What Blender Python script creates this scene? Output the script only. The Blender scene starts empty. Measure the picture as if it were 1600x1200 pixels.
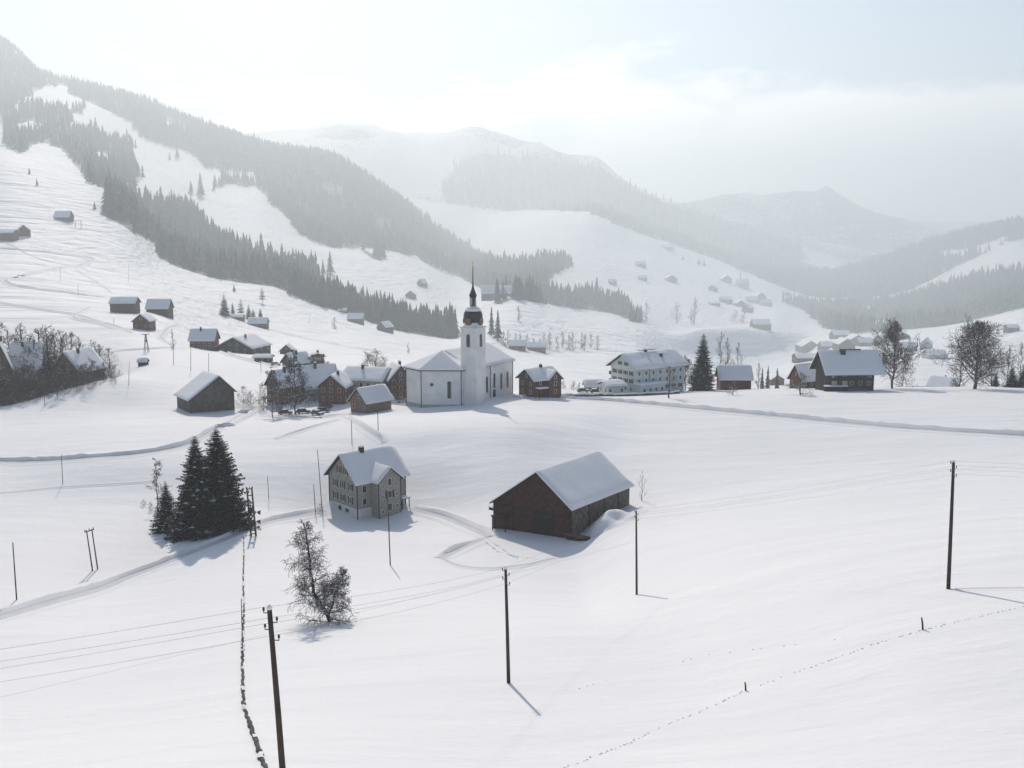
import bpy, math, random
import numpy as np
from mathutils import Vector, Matrix

R = math.radians
sc = bpy.context.scene
COL = sc.collection

# ------------------------------------------------------------------ camera
F = 1570.0                      # focal length in photo pixels (1600 wide)
TH = math.atan(240 / F)         # camera looks slightly down
CZ = 60.0
cam_d = bpy.data.cameras.new('camera')
cam_d.sensor_width = 36.0
cam_d.lens = 36.0 * F / 1600.0
cam_d.clip_start = 0.5
cam_d.clip_end = 30000
cam = bpy.data.objects.new('camera', cam_d)
COL.objects.link(cam)
cam.location = (0, 0, CZ)
cam.rotation_euler = (math.pi / 2 - TH, 0, 0)
sc.camera = cam
cT, sT = math.cos(TH), math.sin(TH)


def ray(px, py):
    """slopes X/Y and Z/Y of the line of sight through a photo pixel"""
    dx = (px - 800) / F
    dy = (600 - py) / F
    den = cT + dy * sT
    return dx / den, (-sT + dy * cT) / den


def pt(px, py, Y):
    a, b = ray(px, py)
    return Vector((a * Y, Y, CZ + b * Y))


def proj(X, Y, Z):
    """world -> photo pixels (numpy friendly)"""
    fw = Y * cT - (Z - CZ) * sT
    up = Y * sT + (Z - CZ) * cT
    return 800 + F * X / fw, 600 - F * up / fw


# ------------------------------------------------------------------ terrain
def pchip(x, y, xi):
    x = np.asarray(x, float); y = np.asarray(y, float)
    h = np.diff(x); d = np.diff(y) / h
    m = np.zeros_like(y)
    m[0] = d[0]; m[-1] = d[-1]
    s = (d[:-1] * d[1:]) > 0
    w1 = 2 * h[1:] + h[:-1]; w2 = h[1:] + 2 * h[:-1]
    with np.errstate(divide='ignore', invalid='ignore'):
        mm = (w1 + w2) / (w1 / d[:-1] + w2 / d[1:])
    m[1:-1] = np.where(s, mm, 0.0)
    xi = np.clip(xi, x[0], x[-1])
    k = np.clip(np.searchsorted(x, xi, side='right') - 1, 0, len(x) - 2)
    t = (xi - x[k]) / h[k]
    return ((1 + 2 * t) * (1 - t) ** 2 * y[k] + t * (1 - t) ** 2 * h[k] * m[k]
            + t * t * (3 - 2 * t) * y[k + 1] + t * t * (t - 1) * h[k] * m[k + 1])


def hash2(ix, iy, seed):
    n = (ix * 374761393 + iy * 668265263 + seed * 982451653) & 0x7fffffff
    n = ((n ^ (n >> 13)) * 1274126177) & 0x7fffffff
    return ((n ^ (n >> 16)) & 0xffff) / 32768.0 - 1.0


def vnoise(x, y, seed=0):
    x = np.asarray(x, float); y = np.asarray(y, float)
    ix = np.floor(x).astype(np.int64); iy = np.floor(y).astype(np.int64)
    fx = x - ix; fy = y - iy
    fx = fx * fx * fx * (fx * (fx * 6 - 15) + 10); fy = fy * fy * fy * (fy * (fy * 6 - 15) + 10)
    a = hash2(ix, iy, seed); b = hash2(ix + 1, iy, seed)
    c = hash2(ix, iy + 1, seed); d = hash2(ix + 1, iy + 1, seed)
    return (a + (b - a) * fx) * (1 - fy) + (c + (d - c) * fx) * fy


def fbm(x, y, seed=0, o=4):
    s = 0; a = 1.0
    for i in range(o):
        s = s + a * vnoise(x * 2 ** i + 17.3 * i, y * 2 ** i - 9.1 * i, seed + i)
        a *= 0.5
    return s


YA = 80.0
STF = 2.7  # added stretch of far depths: thicker haze there, clearer darks nearby


def ST(Y):
    """depth of the far land (stretched back past its paced distance so the haze veils it more)"""
    return Y if Y <= 400 else 400 + (Y - 400) * STF


# each row is one feature of the land, near to far: (photo column, photo row, distance)
ROWS = [
 [(-1200,1200,75),(0,1200,58),(400,1200,50),(800,1200,52),(1200,1200,48),(1600,1200,44),(2800,1150,44)],
 [(-1200,1000,125),(0,1000,115),(200,1000,112),(400,1000,104),(600,1000,98),(800,1000,92),(1000,1000,90),(1200,1000,80),(1400,980,74),(1600,960,72),(2800,900,70)],
 [(-1200,880,160),(0,900,152),(200,880,168),(400,850,172),(600,842,187),(800,860,174),(900,862,172),(1000,865,152),(1200,862,125),(1400,860,110),(1600,860,100),(2800,820,95)],
 [(-1200,790,208),(0,790,205),(200,790,206),(400,795,205),(560,813,206),(640,812,206),(800,802,200),(900,795,200),(1000,782,198),(1200,770,188),(1400,770,172),(1600,770,160),(2800,740,150)],
 [(-1200,715,250),(0,718,242),(200,712,236),(400,715,232),(600,715,234),(800,715,228),(1000,715,232),(1200,710,232),(1400,710,222),(1600,710,210),(2800,690,200)],
 [(-1200,685,275),(0,682,268),(200,674,266),(400,668,262),(600,664,256),(700,662,252),(800,662,249),(900,662,258),(1000,664,270),(1200,665,264),(1400,667,252),(1600,670,242),(2800,670,232)],
 [(-1200,665,298),(0,655,294),(200,645,301),(300,642,302),(400,643,303),(600,640,300),(720,633,300),(800,627,303),(900,626,310),(1000,628,310),(1200,628,300),(1400,632,288),(1600,636,275),(2800,640,266)],
 [(-1200,640,330),(0,634,315),(100,608,328),(200,590,338),(300,606,335),(400,612,335),(600,611,335),(720,607,335),(800,609,335),(900,613,340),(1000,613,355),(1100,611,355),(1200,608,352),(1400,606,352),(1600,605,352),(2800,600,355)],
 [(-1200,640,360),(0,652,345),(100,628,355),(180,590,365),(250,570,375),(300,575,375),(400,580,385),(600,583,385),(720,585,390),(800,592,395),(900,600,400),(1000,606,410),(1100,617,420),(1200,625,430),(1400,635,430),(1600,630,430),(2800,630,430)],
 [(-1200,520,460),(0,522,440),(100,516,440),(200,508,445),(300,535,440),(400,540,470),(500,550,470),(600,556,490),(720,562,520),(800,566,540),(900,575,560),(1000,585,580),(1100,588,640),(1200,578,700),(1300,565,720),(1400,565,720),(1600,590,620),(2800,570,620)],
 [(-1200,400,620),(0,400,610),(200,436,620),(300,470,610),(400,500,620),(500,520,620),(600,535,620),(720,548,640),(800,545,680),(900,545,740),(1000,548,800),(1050,549,990),(1100,552,1085),(1150,551,1195),(1200,552,1270),(1250,546,1330),(1300,535,1200),(1400,535,1100),(1500,540,900),(1600,550,820),(2800,520,800)],
 [(-1200,240,900),(0,252,900),(100,280,880),(150,300,870),(200,335,860),(250,395,840),(330,430,840),(420,442,850),(520,480,800),(600,508,780),(660,522,780),(720,520,820),(760,475,920),(800,464,950),(850,476,970),(900,490,980),(1000,507,1000),(1050,526,1030),(1100,517,1125),(1150,515,1235),(1200,519,1312),(1250,522,1380),(1300,515,1450),(1400,512,1450),(1480,510,1250),(1600,490,1050),(2800,450,1050)],
 [(-1200,235,1050),(0,240,1050),(100,265,1020),(150,285,1000),(200,320,990),(250,375,980),(330,415,980),(420,430,990),(520,468,960),(600,498,930),(660,508,930),(720,505,960),(760,478,1050),(800,467,1100),(850,479,1120),(900,492,1150),(1000,503,1200),(1050,514,1250),(1100,510,1330),(1150,506,1450),(1200,495,1550),(1300,505,1700),(1400,505,1700),(1480,507,1450),(1600,488,1250),(2800,440,1250)],
 [(-1200,180,1350),(0,205,1300),(100,225,1280),(200,275,1280),(250,300,1280),(330,340,1280),(420,365,1280),(500,395,1250),(600,425,1200),(660,440,1200),(720,455,1250),(800,448,1400),(850,440,1400),(900,448,1450),(1000,455,1600),(1100,462,1750),(1150,468,1850),(1200,470,1950),(1300,490,2000),(1400,488,2000),(1480,485,1800),(1600,455,1650),(2800,420,1600)],
 [(-1200,100,1650),(0,145,1650),(100,160,1650),(200,215,1650),(330,275,1650),(420,300,1650),(500,355,1550),(600,375,1550),(660,400,1550),(740,430,1600),(800,405,1750),(900,395,1850),(1000,405,2000),(1100,425,2150),(1200,440,2300),(1300,460,2400),(1400,450,2400),(1500,420,2250),(1600,400,2100),(2800,370,2000)],
 [(-1200,20,2100),(0,72,2100),(25,85,2100),(60,118,2100),(100,137,2100),(200,158,2100),(330,205,2150),(420,234,2150),(520,250,2100),(600,302,2050),(660,347,2050),(740,404,2050),(800,362,2250),(860,338,2400),(920,330,2500),(1000,360,2500),(1100,395,2600),(1200,425,2700),(1300,430,2900),(1400,400,2900),(1480,374,2800),(1600,350,2600),(2800,300,2500)],
 [(-1200,80,2500),(0,120,2450),(100,165,2450),(200,185,2450),(330,225,2500),(420,245,2500),(520,260,2550),(600,300,2600),(660,325,2650),(740,335,2700),(800,330,2750),(860,325,2800),(920,330,2850),(1000,350,2900),(1100,385,3000),(1200,410,3100),(1300,415,3300),(1400,390,3300),(1480,374,3200),(1600,360,3000),(2800,320,3000)],
 [(-1200,150,3400),(0,150,3400),(200,190,3400),(330,215,3400),(410,212,3400),(470,205,3400),(540,196,3400),(600,202,3400),(680,210,3400),(740,200,3400),(790,212,3400),(830,222,3400),(880,238,3400),(935,248,3400),(965,275,3400),(1000,298,3400),(1060,322,3400),(1150,352,3500),(1250,378,3700),(1350,385,3800),(1480,374,3800),(1600,365,3700),(2800,330,3700)],
 [(-1200,200,3700),(400,260,3700),(740,260,3700),(1000,335,3700),(1200,380,3850),(1350,390,3950),(1600,375,3950),(2800,350,3950)],
 [(-1200,260,4150),(400,270,4150),(800,300,4150),(1000,322,4150),(1070,318,4150),(1150,303,4150),(1220,299,4150),(1275,299,4150),(1290,288,4150),(1305,298,4150),(1360,330,4150),(1420,343,4150),(1480,350,4150),(1600,350,4150),(2800,330,4150)],
 [(-1200,350,6500),(2800,350,6500)],
]
NU, NS = 520, 760
UMAX = 1.02
SB = 17000.0
ug = np.linspace(-UMAX, UMAX, NU)
sg = np.linspace(math.log(8.0), math.log(SB), NS)
Yg = np.exp(sg) - YA


def build_heights():
    kY, kZ = [], []
    for Yc, Zc in ((-72, 56.0), (-30, 55.0), (0, 52.5), (20, 45.0)):
        kY.append(np.full(NU, Yc)); kZ.append(np.full(NU, Zc))
    for row in ROWS:
        P = [pt(r[0], r[1], ST(r[2])) for r in row]
        u = np.array([p.x / (p.y + YA) for p in P])
        kY.append(pchip(u, [p.y for p in P], ug))
        kZ.append(pchip(u, [p.z for p in P], ug))
    kY = np.array(kY); kZ = np.array(kZ)
    for k in range(1, len(kY)):
        kY[k] = np.maximum(kY[k], kY[k - 1] + 4)
    Z = np.zeros((NS, NU))
    for j in range(NU):
        Z[:, j] = pchip(np.log(kY[:, j] + YA), kZ[:, j], sg)
    # slight blur across columns to avoid creases
    for _ in range(3):
        Zp = np.pad(Z, ((1, 1), (1, 1)), mode='edge')
        Z = (4 * Z + Zp[:-2, 1:-1] + Zp[2:, 1:-1] + Zp[1:-1, :-2] + Zp[1:-1, 2:]) / 8
    Yf = np.repeat(Yg[:, None], NU, 1)
    X = ug[None, :] * (Yf + YA)
    Ys = np.where(Yf > 400, 400 + (Yf - 400) / STF, Yf)
    st = lambda a, b, v: np.clip((v - a) / (b - a), 0, 1) ** 2 * (3 - 2 * np.clip((v - a) / (b - a), 0, 1))
    near = 0.16 * fbm(X / 34, Yf / 26, 3, 3) * st(20, 60, Ys) * (1 - st(330, 600, Ys))
    mid = st(420, 700, Ys) * (1 - st(2600, 3200, Ys)) * (1.3 * fbm(X / 60, Yf / 46, 11, 4) + 3.0 * vnoise(X / 210, Yf / 170, 15))
    up = st(1400, 2000, Ys) * 5 * fbm(X / 220, Yf / 220, 21, 4)
    far = st(2500, 3300, Ys) * (36 * (0.45 - np.abs(fbm(X / 440, Yf / 580, 31, 5))))
    Z = Z + near + mid + up + far
    return X, Yf, Z


TX, TY, TZ = build_heights()


def gz_np(X, Y):
    X = np.asarray(X, float); Y = np.asarray(Y, float)
    i = (np.log(np.maximum(Y + YA, 8.01)) - sg[0]) / (sg[1] - sg[0])
    j = (X / (Y + YA) + UMAX) / (2 * UMAX) * (NU - 1)
    i = np.clip(i, 0, NS - 1.001); j = np.clip(j, 0, NU - 1.001)
    a = i.astype(int); b = j.astype(int); fa = i - a; fb = j - b
    return ((TZ[a, b] * (1 - fb) + TZ[a, b + 1] * fb) * (1 - fa)
            + (TZ[a + 1, b] * (1 - fb) + TZ[a + 1, b + 1] * fb) * fa)


def gz(x, y):
    return float(gz_np(x, y))


def at(px, py, y0=14.0, y1=16200.0):
    """first point of the ground on the line of sight through a photo pixel, beyond depth y0"""
    a, b = ray(px, py)
    Y = np.exp(np.linspace(math.log(y0), math.log(y1), 2500))
    g = gz_np(a * Y, Y) - (CZ + b * Y)
    k = np.where((g[1:] >= 0) & (g[:-1] < 0))[0]
    if len(k) == 0:
        k = [int(np.argmax(g))]
    k = int(k[0])
    k2 = min(k + 1, len(Y) - 1)
    t = -g[k] / (g[k2] - g[k]) if g[k2] != g[k] else 0.0
    t = min(max(t, 0), 1)
    y = Y[k] * (1 - t) + Y[k2] * t
    return Vector((a * y, y, gz(a * y, y)))


def on(px, Y):
    """ground point in photo column px at depth Y (for feet hidden behind a brow)"""
    x = 0.0
    py = 600.0
    for _ in range(6):
        a, b = ray(px, py)
        z = gz(a * Y, Y)
        _, py = proj(a * Y, Y, z)
    return Vector((a * Y, Y, z))


# ------------------------------------------------------------------ materials
MATS = {}


def nmat(name):
    m = bpy.data.materials.new(name); m.use_nodes = True
    nt = m.node_tree
    return m, nt, nt.nodes['Principled BSDF']


def mat(name, col, rough=0.8, var=0.15, scale=3.0, metal=0.0, stripes=0.0, axis='X', bump=0.0, spec=0.3):
    if name in MATS:
        return MATS[name]
    m, nt, bs = nmat(name)
    N, L = nt.nodes, nt.links
    tc = N.new('ShaderNodeTexCoord')
    nz = N.new('ShaderNodeTexNoise'); nz.inputs['Scale'].default_value = scale; nz.inputs['Detail'].default_value = 5
    L.new(tc.outputs['Object'], nz.inputs['Vector'])
    rp = N.new('ShaderNodeMapRange')
    rp.inputs['From Min'].default_value = 0.3; rp.inputs['From Max'].default_value = 0.7
    rp.inputs['To Min'].default_value = 1 - var; rp.inputs['To Max'].default_value = 1 + var
    L.new(nz.outputs['Fac'], rp.inputs['Value'])
    fac = rp.outputs['Result']
    if stripes:
        wv = N.new('ShaderNodeTexWave'); wv.bands_direction = axis; wv.wave_profile = 'SAW'
        wv.inputs['Scale'].default_value = stripes; wv.inputs['Distortion'].default_value = 1.2
        wv.inputs['Detail'].default_value = 2
        L.new(tc.outputs['Object'], wv.inputs['Vector'])
        m2 = N.new('ShaderNodeMapRange'); m2.inputs['To Min'].default_value = 0.62; m2.inputs['To Max'].default_value = 1.2
        L.new(wv.outputs['Fac'], m2.inputs['Value'])
        mu = N.new('ShaderNodeMath'); mu.operation = 'MULTIPLY'
        L.new(fac, mu.inputs[0]); L.new(m2.outputs['Result'], mu.inputs[1])
        fac = mu.outputs[0]
    mx = N.new('ShaderNodeVectorMath'); mx.operation = 'SCALE'
    mx.inputs[0].default_value = col[:3]
    L.new(fac, mx.inputs['Scale'])
    L.new(mx.outputs[0], bs.inputs['Base Color'])
    bs.inputs['Roughness'].default_value = rough
    bs.inputs['Metallic'].default_value = metal
    bs.inputs['Specular IOR Level'].default_value = spec
    if bump:
        bp = N.new('ShaderNodeBump'); bp.inputs['Strength'].default_value = bump; bp.inputs['Distance'].default_value = 0.05
        L.new(fac, bp.inputs['Height']); L.new(bp.outputs[0], bs.inputs['Normal'])
    MATS[name] = m
    return m


SNOW = (0.86, 0.865, 0.875)


def snow_mat():
    m, nt, bs = nmat('roof_snow')
    N, L = nt.nodes, nt.links
    tc = N.new('ShaderNodeTexCoord')
    nz = N.new('ShaderNodeTexNoise'); nz.inputs['Scale'].default_value = 1.4; nz.inputs['Detail'].default_value = 6
    L.new(tc.outputs['Object'], nz.inputs['Vector'])
    bp = N.new('ShaderNodeBump'); bp.inputs['Strength'].default_value = 0.35; bp.inputs['Distance'].default_value = 0.12
    L.new(nz.outputs['Fac'], bp.inputs['Height']); L.new(bp.outputs[0], bs.inputs['Normal'])
    bs.inputs['Base Color'].default_value = SNOW + (1,)
    bs.inputs['Roughness'].default_value = 0.75
    bs.inputs['Specular IOR Level'].default_value = 0.15
    return m


def ground_mat():
    m, nt, bs = nmat('snow_ground')
    N, L = nt.nodes, nt.links
    geo = N.new('ShaderNodeNewGeometry')
    at_ = N.new('ShaderNodeAttribute'); at_.attribute_name = 'wood'
    # wind-worked relief: broad soft waves near, terraces and trodden lines on the hills
    def noise(scale, det, vec):
        n = N.new('ShaderNodeTexNoise'); n.inputs['Scale'].default_value = scale; n.inputs['Detail'].default_value = det
        L.new(vec, n.inputs['Vector']); return n.outputs['Fac']
    mp = N.new('ShaderNodeMapping'); mp.inputs['Rotation'].default_value = (0, 0, R(-28)); mp.inputs['Scale'].default_value = (0.28, 1.0, 1.0)
    L.new(geo.outputs['Position'], mp.inputs['Vector'])
    a = noise(0.12, 6, mp.outputs[0])
    b = noise(0.9, 4, geo.outputs['Position'])
    mp2 = N.new('ShaderNodeMapping'); mp2.inputs['Scale'].default_value = (0.35, 1.0, 7.0)
    mp2.inputs['Rotation'].default_value = (0, 0, R(14))
    L.new(geo.outputs['Position'], mp2.inputs['Vector'])
    c = noise(0.03, 7, mp2.outputs[0])
    sep = N.new('ShaderNodeSeparateXYZ'); L.new(geo.outputs['Position'], sep.inputs[0])
    far = N.new('ShaderNodeMapRange'); far.inputs['From Min'].default_value = 380; far.inputs['From Max'].default_value = 620
    L.new(sep.outputs['Y'], far.inputs['Value'])
    b1 = N.new('ShaderNodeBump'); b1.inputs['Strength'].default_value = 0.55; b1.inputs['Distance'].default_value = 1.1
    L.new(a, b1.inputs['Height'])
    b2 = N.new('ShaderNodeBump'); b2.inputs['Strength'].default_value = 0.45; b2.inputs['Distance'].default_value = 0.10
    L.new(b, b2.inputs['Height']); L.new(b1.outputs[0], b2.inputs['Normal'])
    b3 = N.new('ShaderNodeBump'); b3.inputs['Distance'].default_value = 10.0
    st = N.new('ShaderNodeMath'); st.operation = 'MULTIPLY'; st.inputs[1].default_value = 1.0
    L.new(far.outputs[0], st.inputs[0]); L.new(st.outputs[0], b3.inputs['Strength'])
    L.new(c, b3.inputs['Height']); L.new(b2.outputs[0], b3.inputs['Normal'])
    L.new(b3.outputs[0], bs.inputs['Normal'])
    # forest floor / bare rock on the wooded and rocky parts of the mountains
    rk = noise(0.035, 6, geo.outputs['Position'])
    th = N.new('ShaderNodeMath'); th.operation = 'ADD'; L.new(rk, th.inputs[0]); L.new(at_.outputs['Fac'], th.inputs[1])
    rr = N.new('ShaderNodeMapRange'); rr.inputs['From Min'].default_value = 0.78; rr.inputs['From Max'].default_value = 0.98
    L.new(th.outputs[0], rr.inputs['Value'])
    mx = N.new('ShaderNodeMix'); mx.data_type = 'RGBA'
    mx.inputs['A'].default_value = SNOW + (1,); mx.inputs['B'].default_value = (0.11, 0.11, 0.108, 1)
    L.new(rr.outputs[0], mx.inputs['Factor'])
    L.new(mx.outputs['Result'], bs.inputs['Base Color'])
    bs.inputs['Roughness'].default_value = 0.7
    bs.inputs['Specular IOR Level'].default_value = 0.2
    return m


M_SNOW = snow_mat()
M_GROUND = ground_mat()
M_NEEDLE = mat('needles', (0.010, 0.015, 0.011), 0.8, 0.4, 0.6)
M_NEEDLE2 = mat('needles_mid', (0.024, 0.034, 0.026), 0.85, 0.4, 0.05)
M_BARK = mat('bark', (0.055, 0.043, 0.035), 0.9, 0.3, 2.0)
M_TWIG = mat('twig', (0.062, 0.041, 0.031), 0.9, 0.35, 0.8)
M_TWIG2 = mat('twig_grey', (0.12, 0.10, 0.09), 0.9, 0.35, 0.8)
M_POLE = mat('pole_wood', (0.06, 0.045, 0.036), 0.85, 0.3, 1.5, bump=0.2)
M_IRON = mat('dark_iron', (0.03, 0.03, 0.032), 0.5, 0.2, 4, metal=0.6)
M_PORC = mat('insulator_glaze', (0.05, 0.035, 0.03), 0.25, 0.1, 4)
M_WIRE = mat('wire', (0.30, 0.30, 0.31), 0.5, 0.1, 4, metal=0.5)


# ------------------------------------------------------------------ mesh helpers
class MB:
    def __init__(s):
        s.v = []; s.f = []

    def add(s, vs, fs):
        n = len(s.v); s.v.extend([tuple(p) for p in vs]); s.f.extend([tuple(i + n for i in f) for f in fs]); return s

    def box(s, c, size, rz=0.0, M=None):
        hx, hy, hz = size[0] / 2, size[1] / 2, size[2] / 2
        vs = [Vector((x, y, z)) for x in (-hx, hx) for y in (-hy, hy) for z in (-hz, hz)]
        if rz:
            q = Matrix.Rotation(rz, 3, 'Z'); vs = [q @ p for p in vs]
        if M is not None:
            vs = [M @ p for p in vs]
        vs = [p + Vector(c) for p in vs]
        return s.add(vs, [(0, 1, 3, 2), (4, 6, 7, 5), (0, 4, 5, 1), (2, 3, 7, 6), (0, 2, 6, 4), (1, 5, 7, 3)])

    def tube(s, pts, rad, n=6, caps=True):
        rings = []
        for i, p in enumerate(pts):
            p = Vector(p)
            d = Vector(pts[min(i + 1, len(pts) - 1)]) - Vector(pts[max(i - 1, 0)])
            d.normalize()
            a = d.cross(Vector((0, 0, 1)))
            if a.length < 1e-3:
                a = Vector((1, 0, 0))
            a.normalize(); b = d.cross(a)
            r = rad[i] if hasattr(rad, '__len__') else rad
            rings.append([p + a * (r * math.cos(2 * math.pi * k / n)) + b * (r * math.sin(2 * math.pi * k / n)) for k in range(n)])
        vs = [p for r_ in rings for p in r_]
        fs = []
        for i in range(len(rings) - 1):
            for k in range(n):
                k2 = (k + 1) % n
                fs.append((i * n + k, i * n + k2, (i + 1) * n + k2, (i + 1) * n + k))
        if caps:
            fs.append(tuple(range(n - 1, -1, -1)))
            fs.append(tuple(range((len(rings) - 1) * n, len(rings) * n)))
        return s.add(vs, fs)

    def prism_y(s, prof, y0, y1):
        """profile in XZ (counter-clockwise) swept along Y"""
        n = len(prof)
        vs = [(x, y0, z) for x, z in prof] + [(x, y1, z) for x, z in prof]
        fs = [tuple(range(n)), tuple(range(2 * n - 1, n - 1, -1))]
        for k in range(n):
            k2 = (k + 1) % n
            fs.append((k, k + n, k2 + n, k2))
        return s.add(vs, fs)

    def prism_z(s, poly, z0, z1):
        n = len(poly)
        vs = [(x, y, z0) for x, y in poly] + [(x, y, z1) for x, y in poly]
        fs = [tuple(range(n - 1, -1, -1)), tuple(range(n, 2 * n))]
        for k in range(n):
            k2 = (k + 1) % n
            fs.append((k, k2, k2 + n, k + n))
        return s.add(vs, fs)

    def lathe(s, prof, n=16, c=(0, 0, 0), sq=0.0):
        """prof: (radius, z); sq>0 squares the section"""
        vs = []
        for r, z in prof:
            for k in range(n):
                a = 2 * math.pi * (k + 0.5) / n
                q = 1.0
                if sq:
                    q = 1 + sq * (1 / max(abs(math.cos(a)), abs(math.sin(a))) - 1)
                vs.append((c[0] + r * q * math.cos(a), c[1] + r * q * math.sin(a), c[2] + z))
        fs = []
        for i in range(len(prof) - 1):
            for k in range(n):
                k2 = (k + 1) % n
                fs.append((i * n + k, i * n + k2, (i + 1) * n + k2, (i + 1) * n + k))
        fs.append(tuple(range(n - 1, -1, -1)))
        fs.append(tuple(range((len(prof) - 1) * n, len(prof) * n)))
        return s.add(vs, fs)

    def mesh(s, name, m, smooth=False):
        me = bpy.data.meshes.new(name)
        me.from_pydata(s.v, [], s.f); me.update()
        if m: me.materials.append(m)
        if smooth:
            me.polygons.foreach_set('use_smooth', [True] * len(me.polygons))
        return me

    def build(s, name, m, parent=None, smooth=False, loc=(0, 0, 0)):
        return put(name, s.mesh(name, m, smooth), parent, loc)


def put(name, me, parent=None, loc=(0, 0, 0), rz=0.0):
    o = bpy.data.objects.new(name, me); COL.objects.link(o)
    if parent: o.parent = parent
    o.location = loc; o.rotation_euler = (0, 0, rz)
    return o


def tag(o, label=None, cat=None, group=None, kind=None):
    if label: o['label'] = label
    if cat: o['category'] = cat
    if group: o['group'] = group
    if kind: o['kind'] = kind
    return o


def thing(name, label, cat, loc=(0, 0, 0), rz=0.0, group=None):
    o = bpy.data.objects.new(name, None); COL.objects.link(o)
    o.empty_display_size = 0.5
    o.location = loc; o.rotation_euler = (0, 0, rz)
    return tag(o, label, cat, group)


def copy_tree(o, parent=None):
    c = o.copy(); COL.objects.link(c); c.parent = parent
    for ch in list(o.children):
        copy_tree(ch, c)
    return c


def np_mesh(name, V, Fc, m, smooth=False, quads=False):
    me = bpy.data.meshes.new(name)
    k = Fc.shape[1]
    me.vertices.add(len(V)); me.vertices.foreach_set('co', V.astype(np.float32).ravel())
    me.loops.add(Fc.size); me.loops.foreach_set('vertex_index', Fc.astype(np.int32).ravel())
    me.polygons.add(len(Fc))
    me.polygons.foreach_set('loop_start', np.arange(0, Fc.size, k, dtype=np.int32))
    if smooth:
        me.polygons.foreach_set('use_smooth', np.ones(len(Fc), bool))
    me.materials.append(m)
    me.update(calc_edges=True); me.validate()
    return me


# ------------------------------------------------------------------ wooded areas, outlined on the slopes
def inside(poly, x, y):
    r = np.zeros(x.shape, bool)
    n = len(poly)
    for i in range(n):
        x0, y0 = poly[i]; x1, y1 = poly[(i + 1) % n]
        c = ((y0 > y) != (y1 > y))
        with np.errstate(divide='ignore', invalid='ignore'):
            xx = (x1 - x0) * (y - y0) / (y1 - y0) + x0
        r ^= c & (x < xx)
    return r


# name: (Ymin, Ymax, spacing, tree height, outline, clearings)
WOODS = [
 ('gully', 770, 1330, 7.5, 21, [(158,332),(172,300),(205,312),(240,316),(300,325),(325,362),(352,374),(385,385),(425,396),(438,414),(470,412),(492,416),(502,448),(540,468),(600,492),(660,508),(705,512),(720,533),(640,521),(600,511),(560,495),(520,484),(470,466),(430,448),(380,442),(330,434),(285,420),(252,405),(248,386),(268,392),(215,366),(158,334)], []),
 ('ridge', 1080, 2500, 12, 21, [(330,302),(350,285),(400,292),(440,330),(470,366),(515,386),(560,388),(590,408),(640,396),(670,408),(700,425),(745,447),(765,458),(855,452),(862,428),(895,418),(890,404),(800,412),(745,402),(700,372),(660,344),(600,298),(520,246),(420,228),(330,202),(200,152),(100,128),(118,150),(150,165),(205,190),(225,215),(300,238),(320,262),(400,268),(415,285),(345,280)], [[(560,386),(612,392),(640,400),(600,404)],[(655,384),(700,398),(706,412),(672,402)],[(250,186),(300,200),(306,208),(252,196)]]),
 ('left wood', 900, 2300, 11, 20, [(-300,120),(0,62),(30,85),(60,118),(100,128),(112,148),(60,140),(30,160),(10,180),(55,165),(100,172),(125,165),(135,195),(165,215),(200,216),(218,268),(212,296),(190,306),(150,290),(120,262),(95,232),(60,220),(30,240),(10,230),(0,180),(-300,190)], [[(62,136),(100,132),(118,152),(70,156)],[(108,176),(135,182),(140,204),(112,198)],[(20,196),(60,186),(66,206),(24,214)],[(150,236),(172,240),(180,262),(154,256)]]),
 ('hill wood', 900, 1600, 8.5, 22, [(768,478),(800,468),(850,474),(900,482),(960,490),(1000,506),(1000,500),(970,472),(940,468),(900,462),(860,462),(835,466),(800,462)], []),
 ('back wood', 2300, 3300, 17, 24, [(925,334),(1000,364),(1100,398),(1195,436),(1185,448),(1210,462),(1218,476),(1255,482),(1292,514),(1340,520),(1420,512),(1480,508),(1540,490),(1600,476),(2300,420),(2300,300),(1600,344),(1480,372),(1400,398),(1300,426),(1200,420),(1100,390),(1000,352),(925,328)],
   [[(1465,392),(1500,392),(1540,380),(1580,366),(1582,374),(1545,392),(1505,400),(1468,402)],[(1552,418),(1600,392),(1640,388),(1640,405),(1600,416),(1560,424)],[(1335,486),(1370,474),(1376,482),(1350,494)],[(1296,490),(1324,486),(1324,493),(1297,495)],[(1446,500),(1478,488),(1478,496),(1450,510)],[(1505,420),(1538,412),(1538,418),(1508,424)],[(1488,482),(1516,475),(1514,482),(1490,486)],[(1330,504),(1396,498),(1396,514),(1330,512)]]),
 ('right wood', 1300, 2400, 12, 22, [(1292,514),(1330,520),(1420,514),(1480,510),(1540,496),(1600,480),(2300,440),(2300,390),(1600,420),(1500,440),(1400,470),(1300,478),(1225,470),(1255,484)],
   [[(1335,486),(1370,474),(1376,482),(1350,494)],[(1296,490),(1324,486),(1324,493),(1297,495)],[(1446,500),(1478,488),(1478,496),(1450,510)],[(1488,482),(1516,475),(1514,482),(1490,486)],[(1330,504),(1396,498),(1396,514),(1330,512)],[(1552,418),(1600,392),(1640,388),(1640,405),(1600,416),(1560,424)]]),
 ('far wood', 2500, 4300, 30, 30, [(690,292),(720,250),(760,240),(820,246),(870,254),(930,262),(965,282),(1000,302),(1060,326),(1150,356),(1250,382),(1250,420),(1150,410),(1000,362),(925,332),(850,328),(750,324),(700,312)], []),
]


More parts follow.
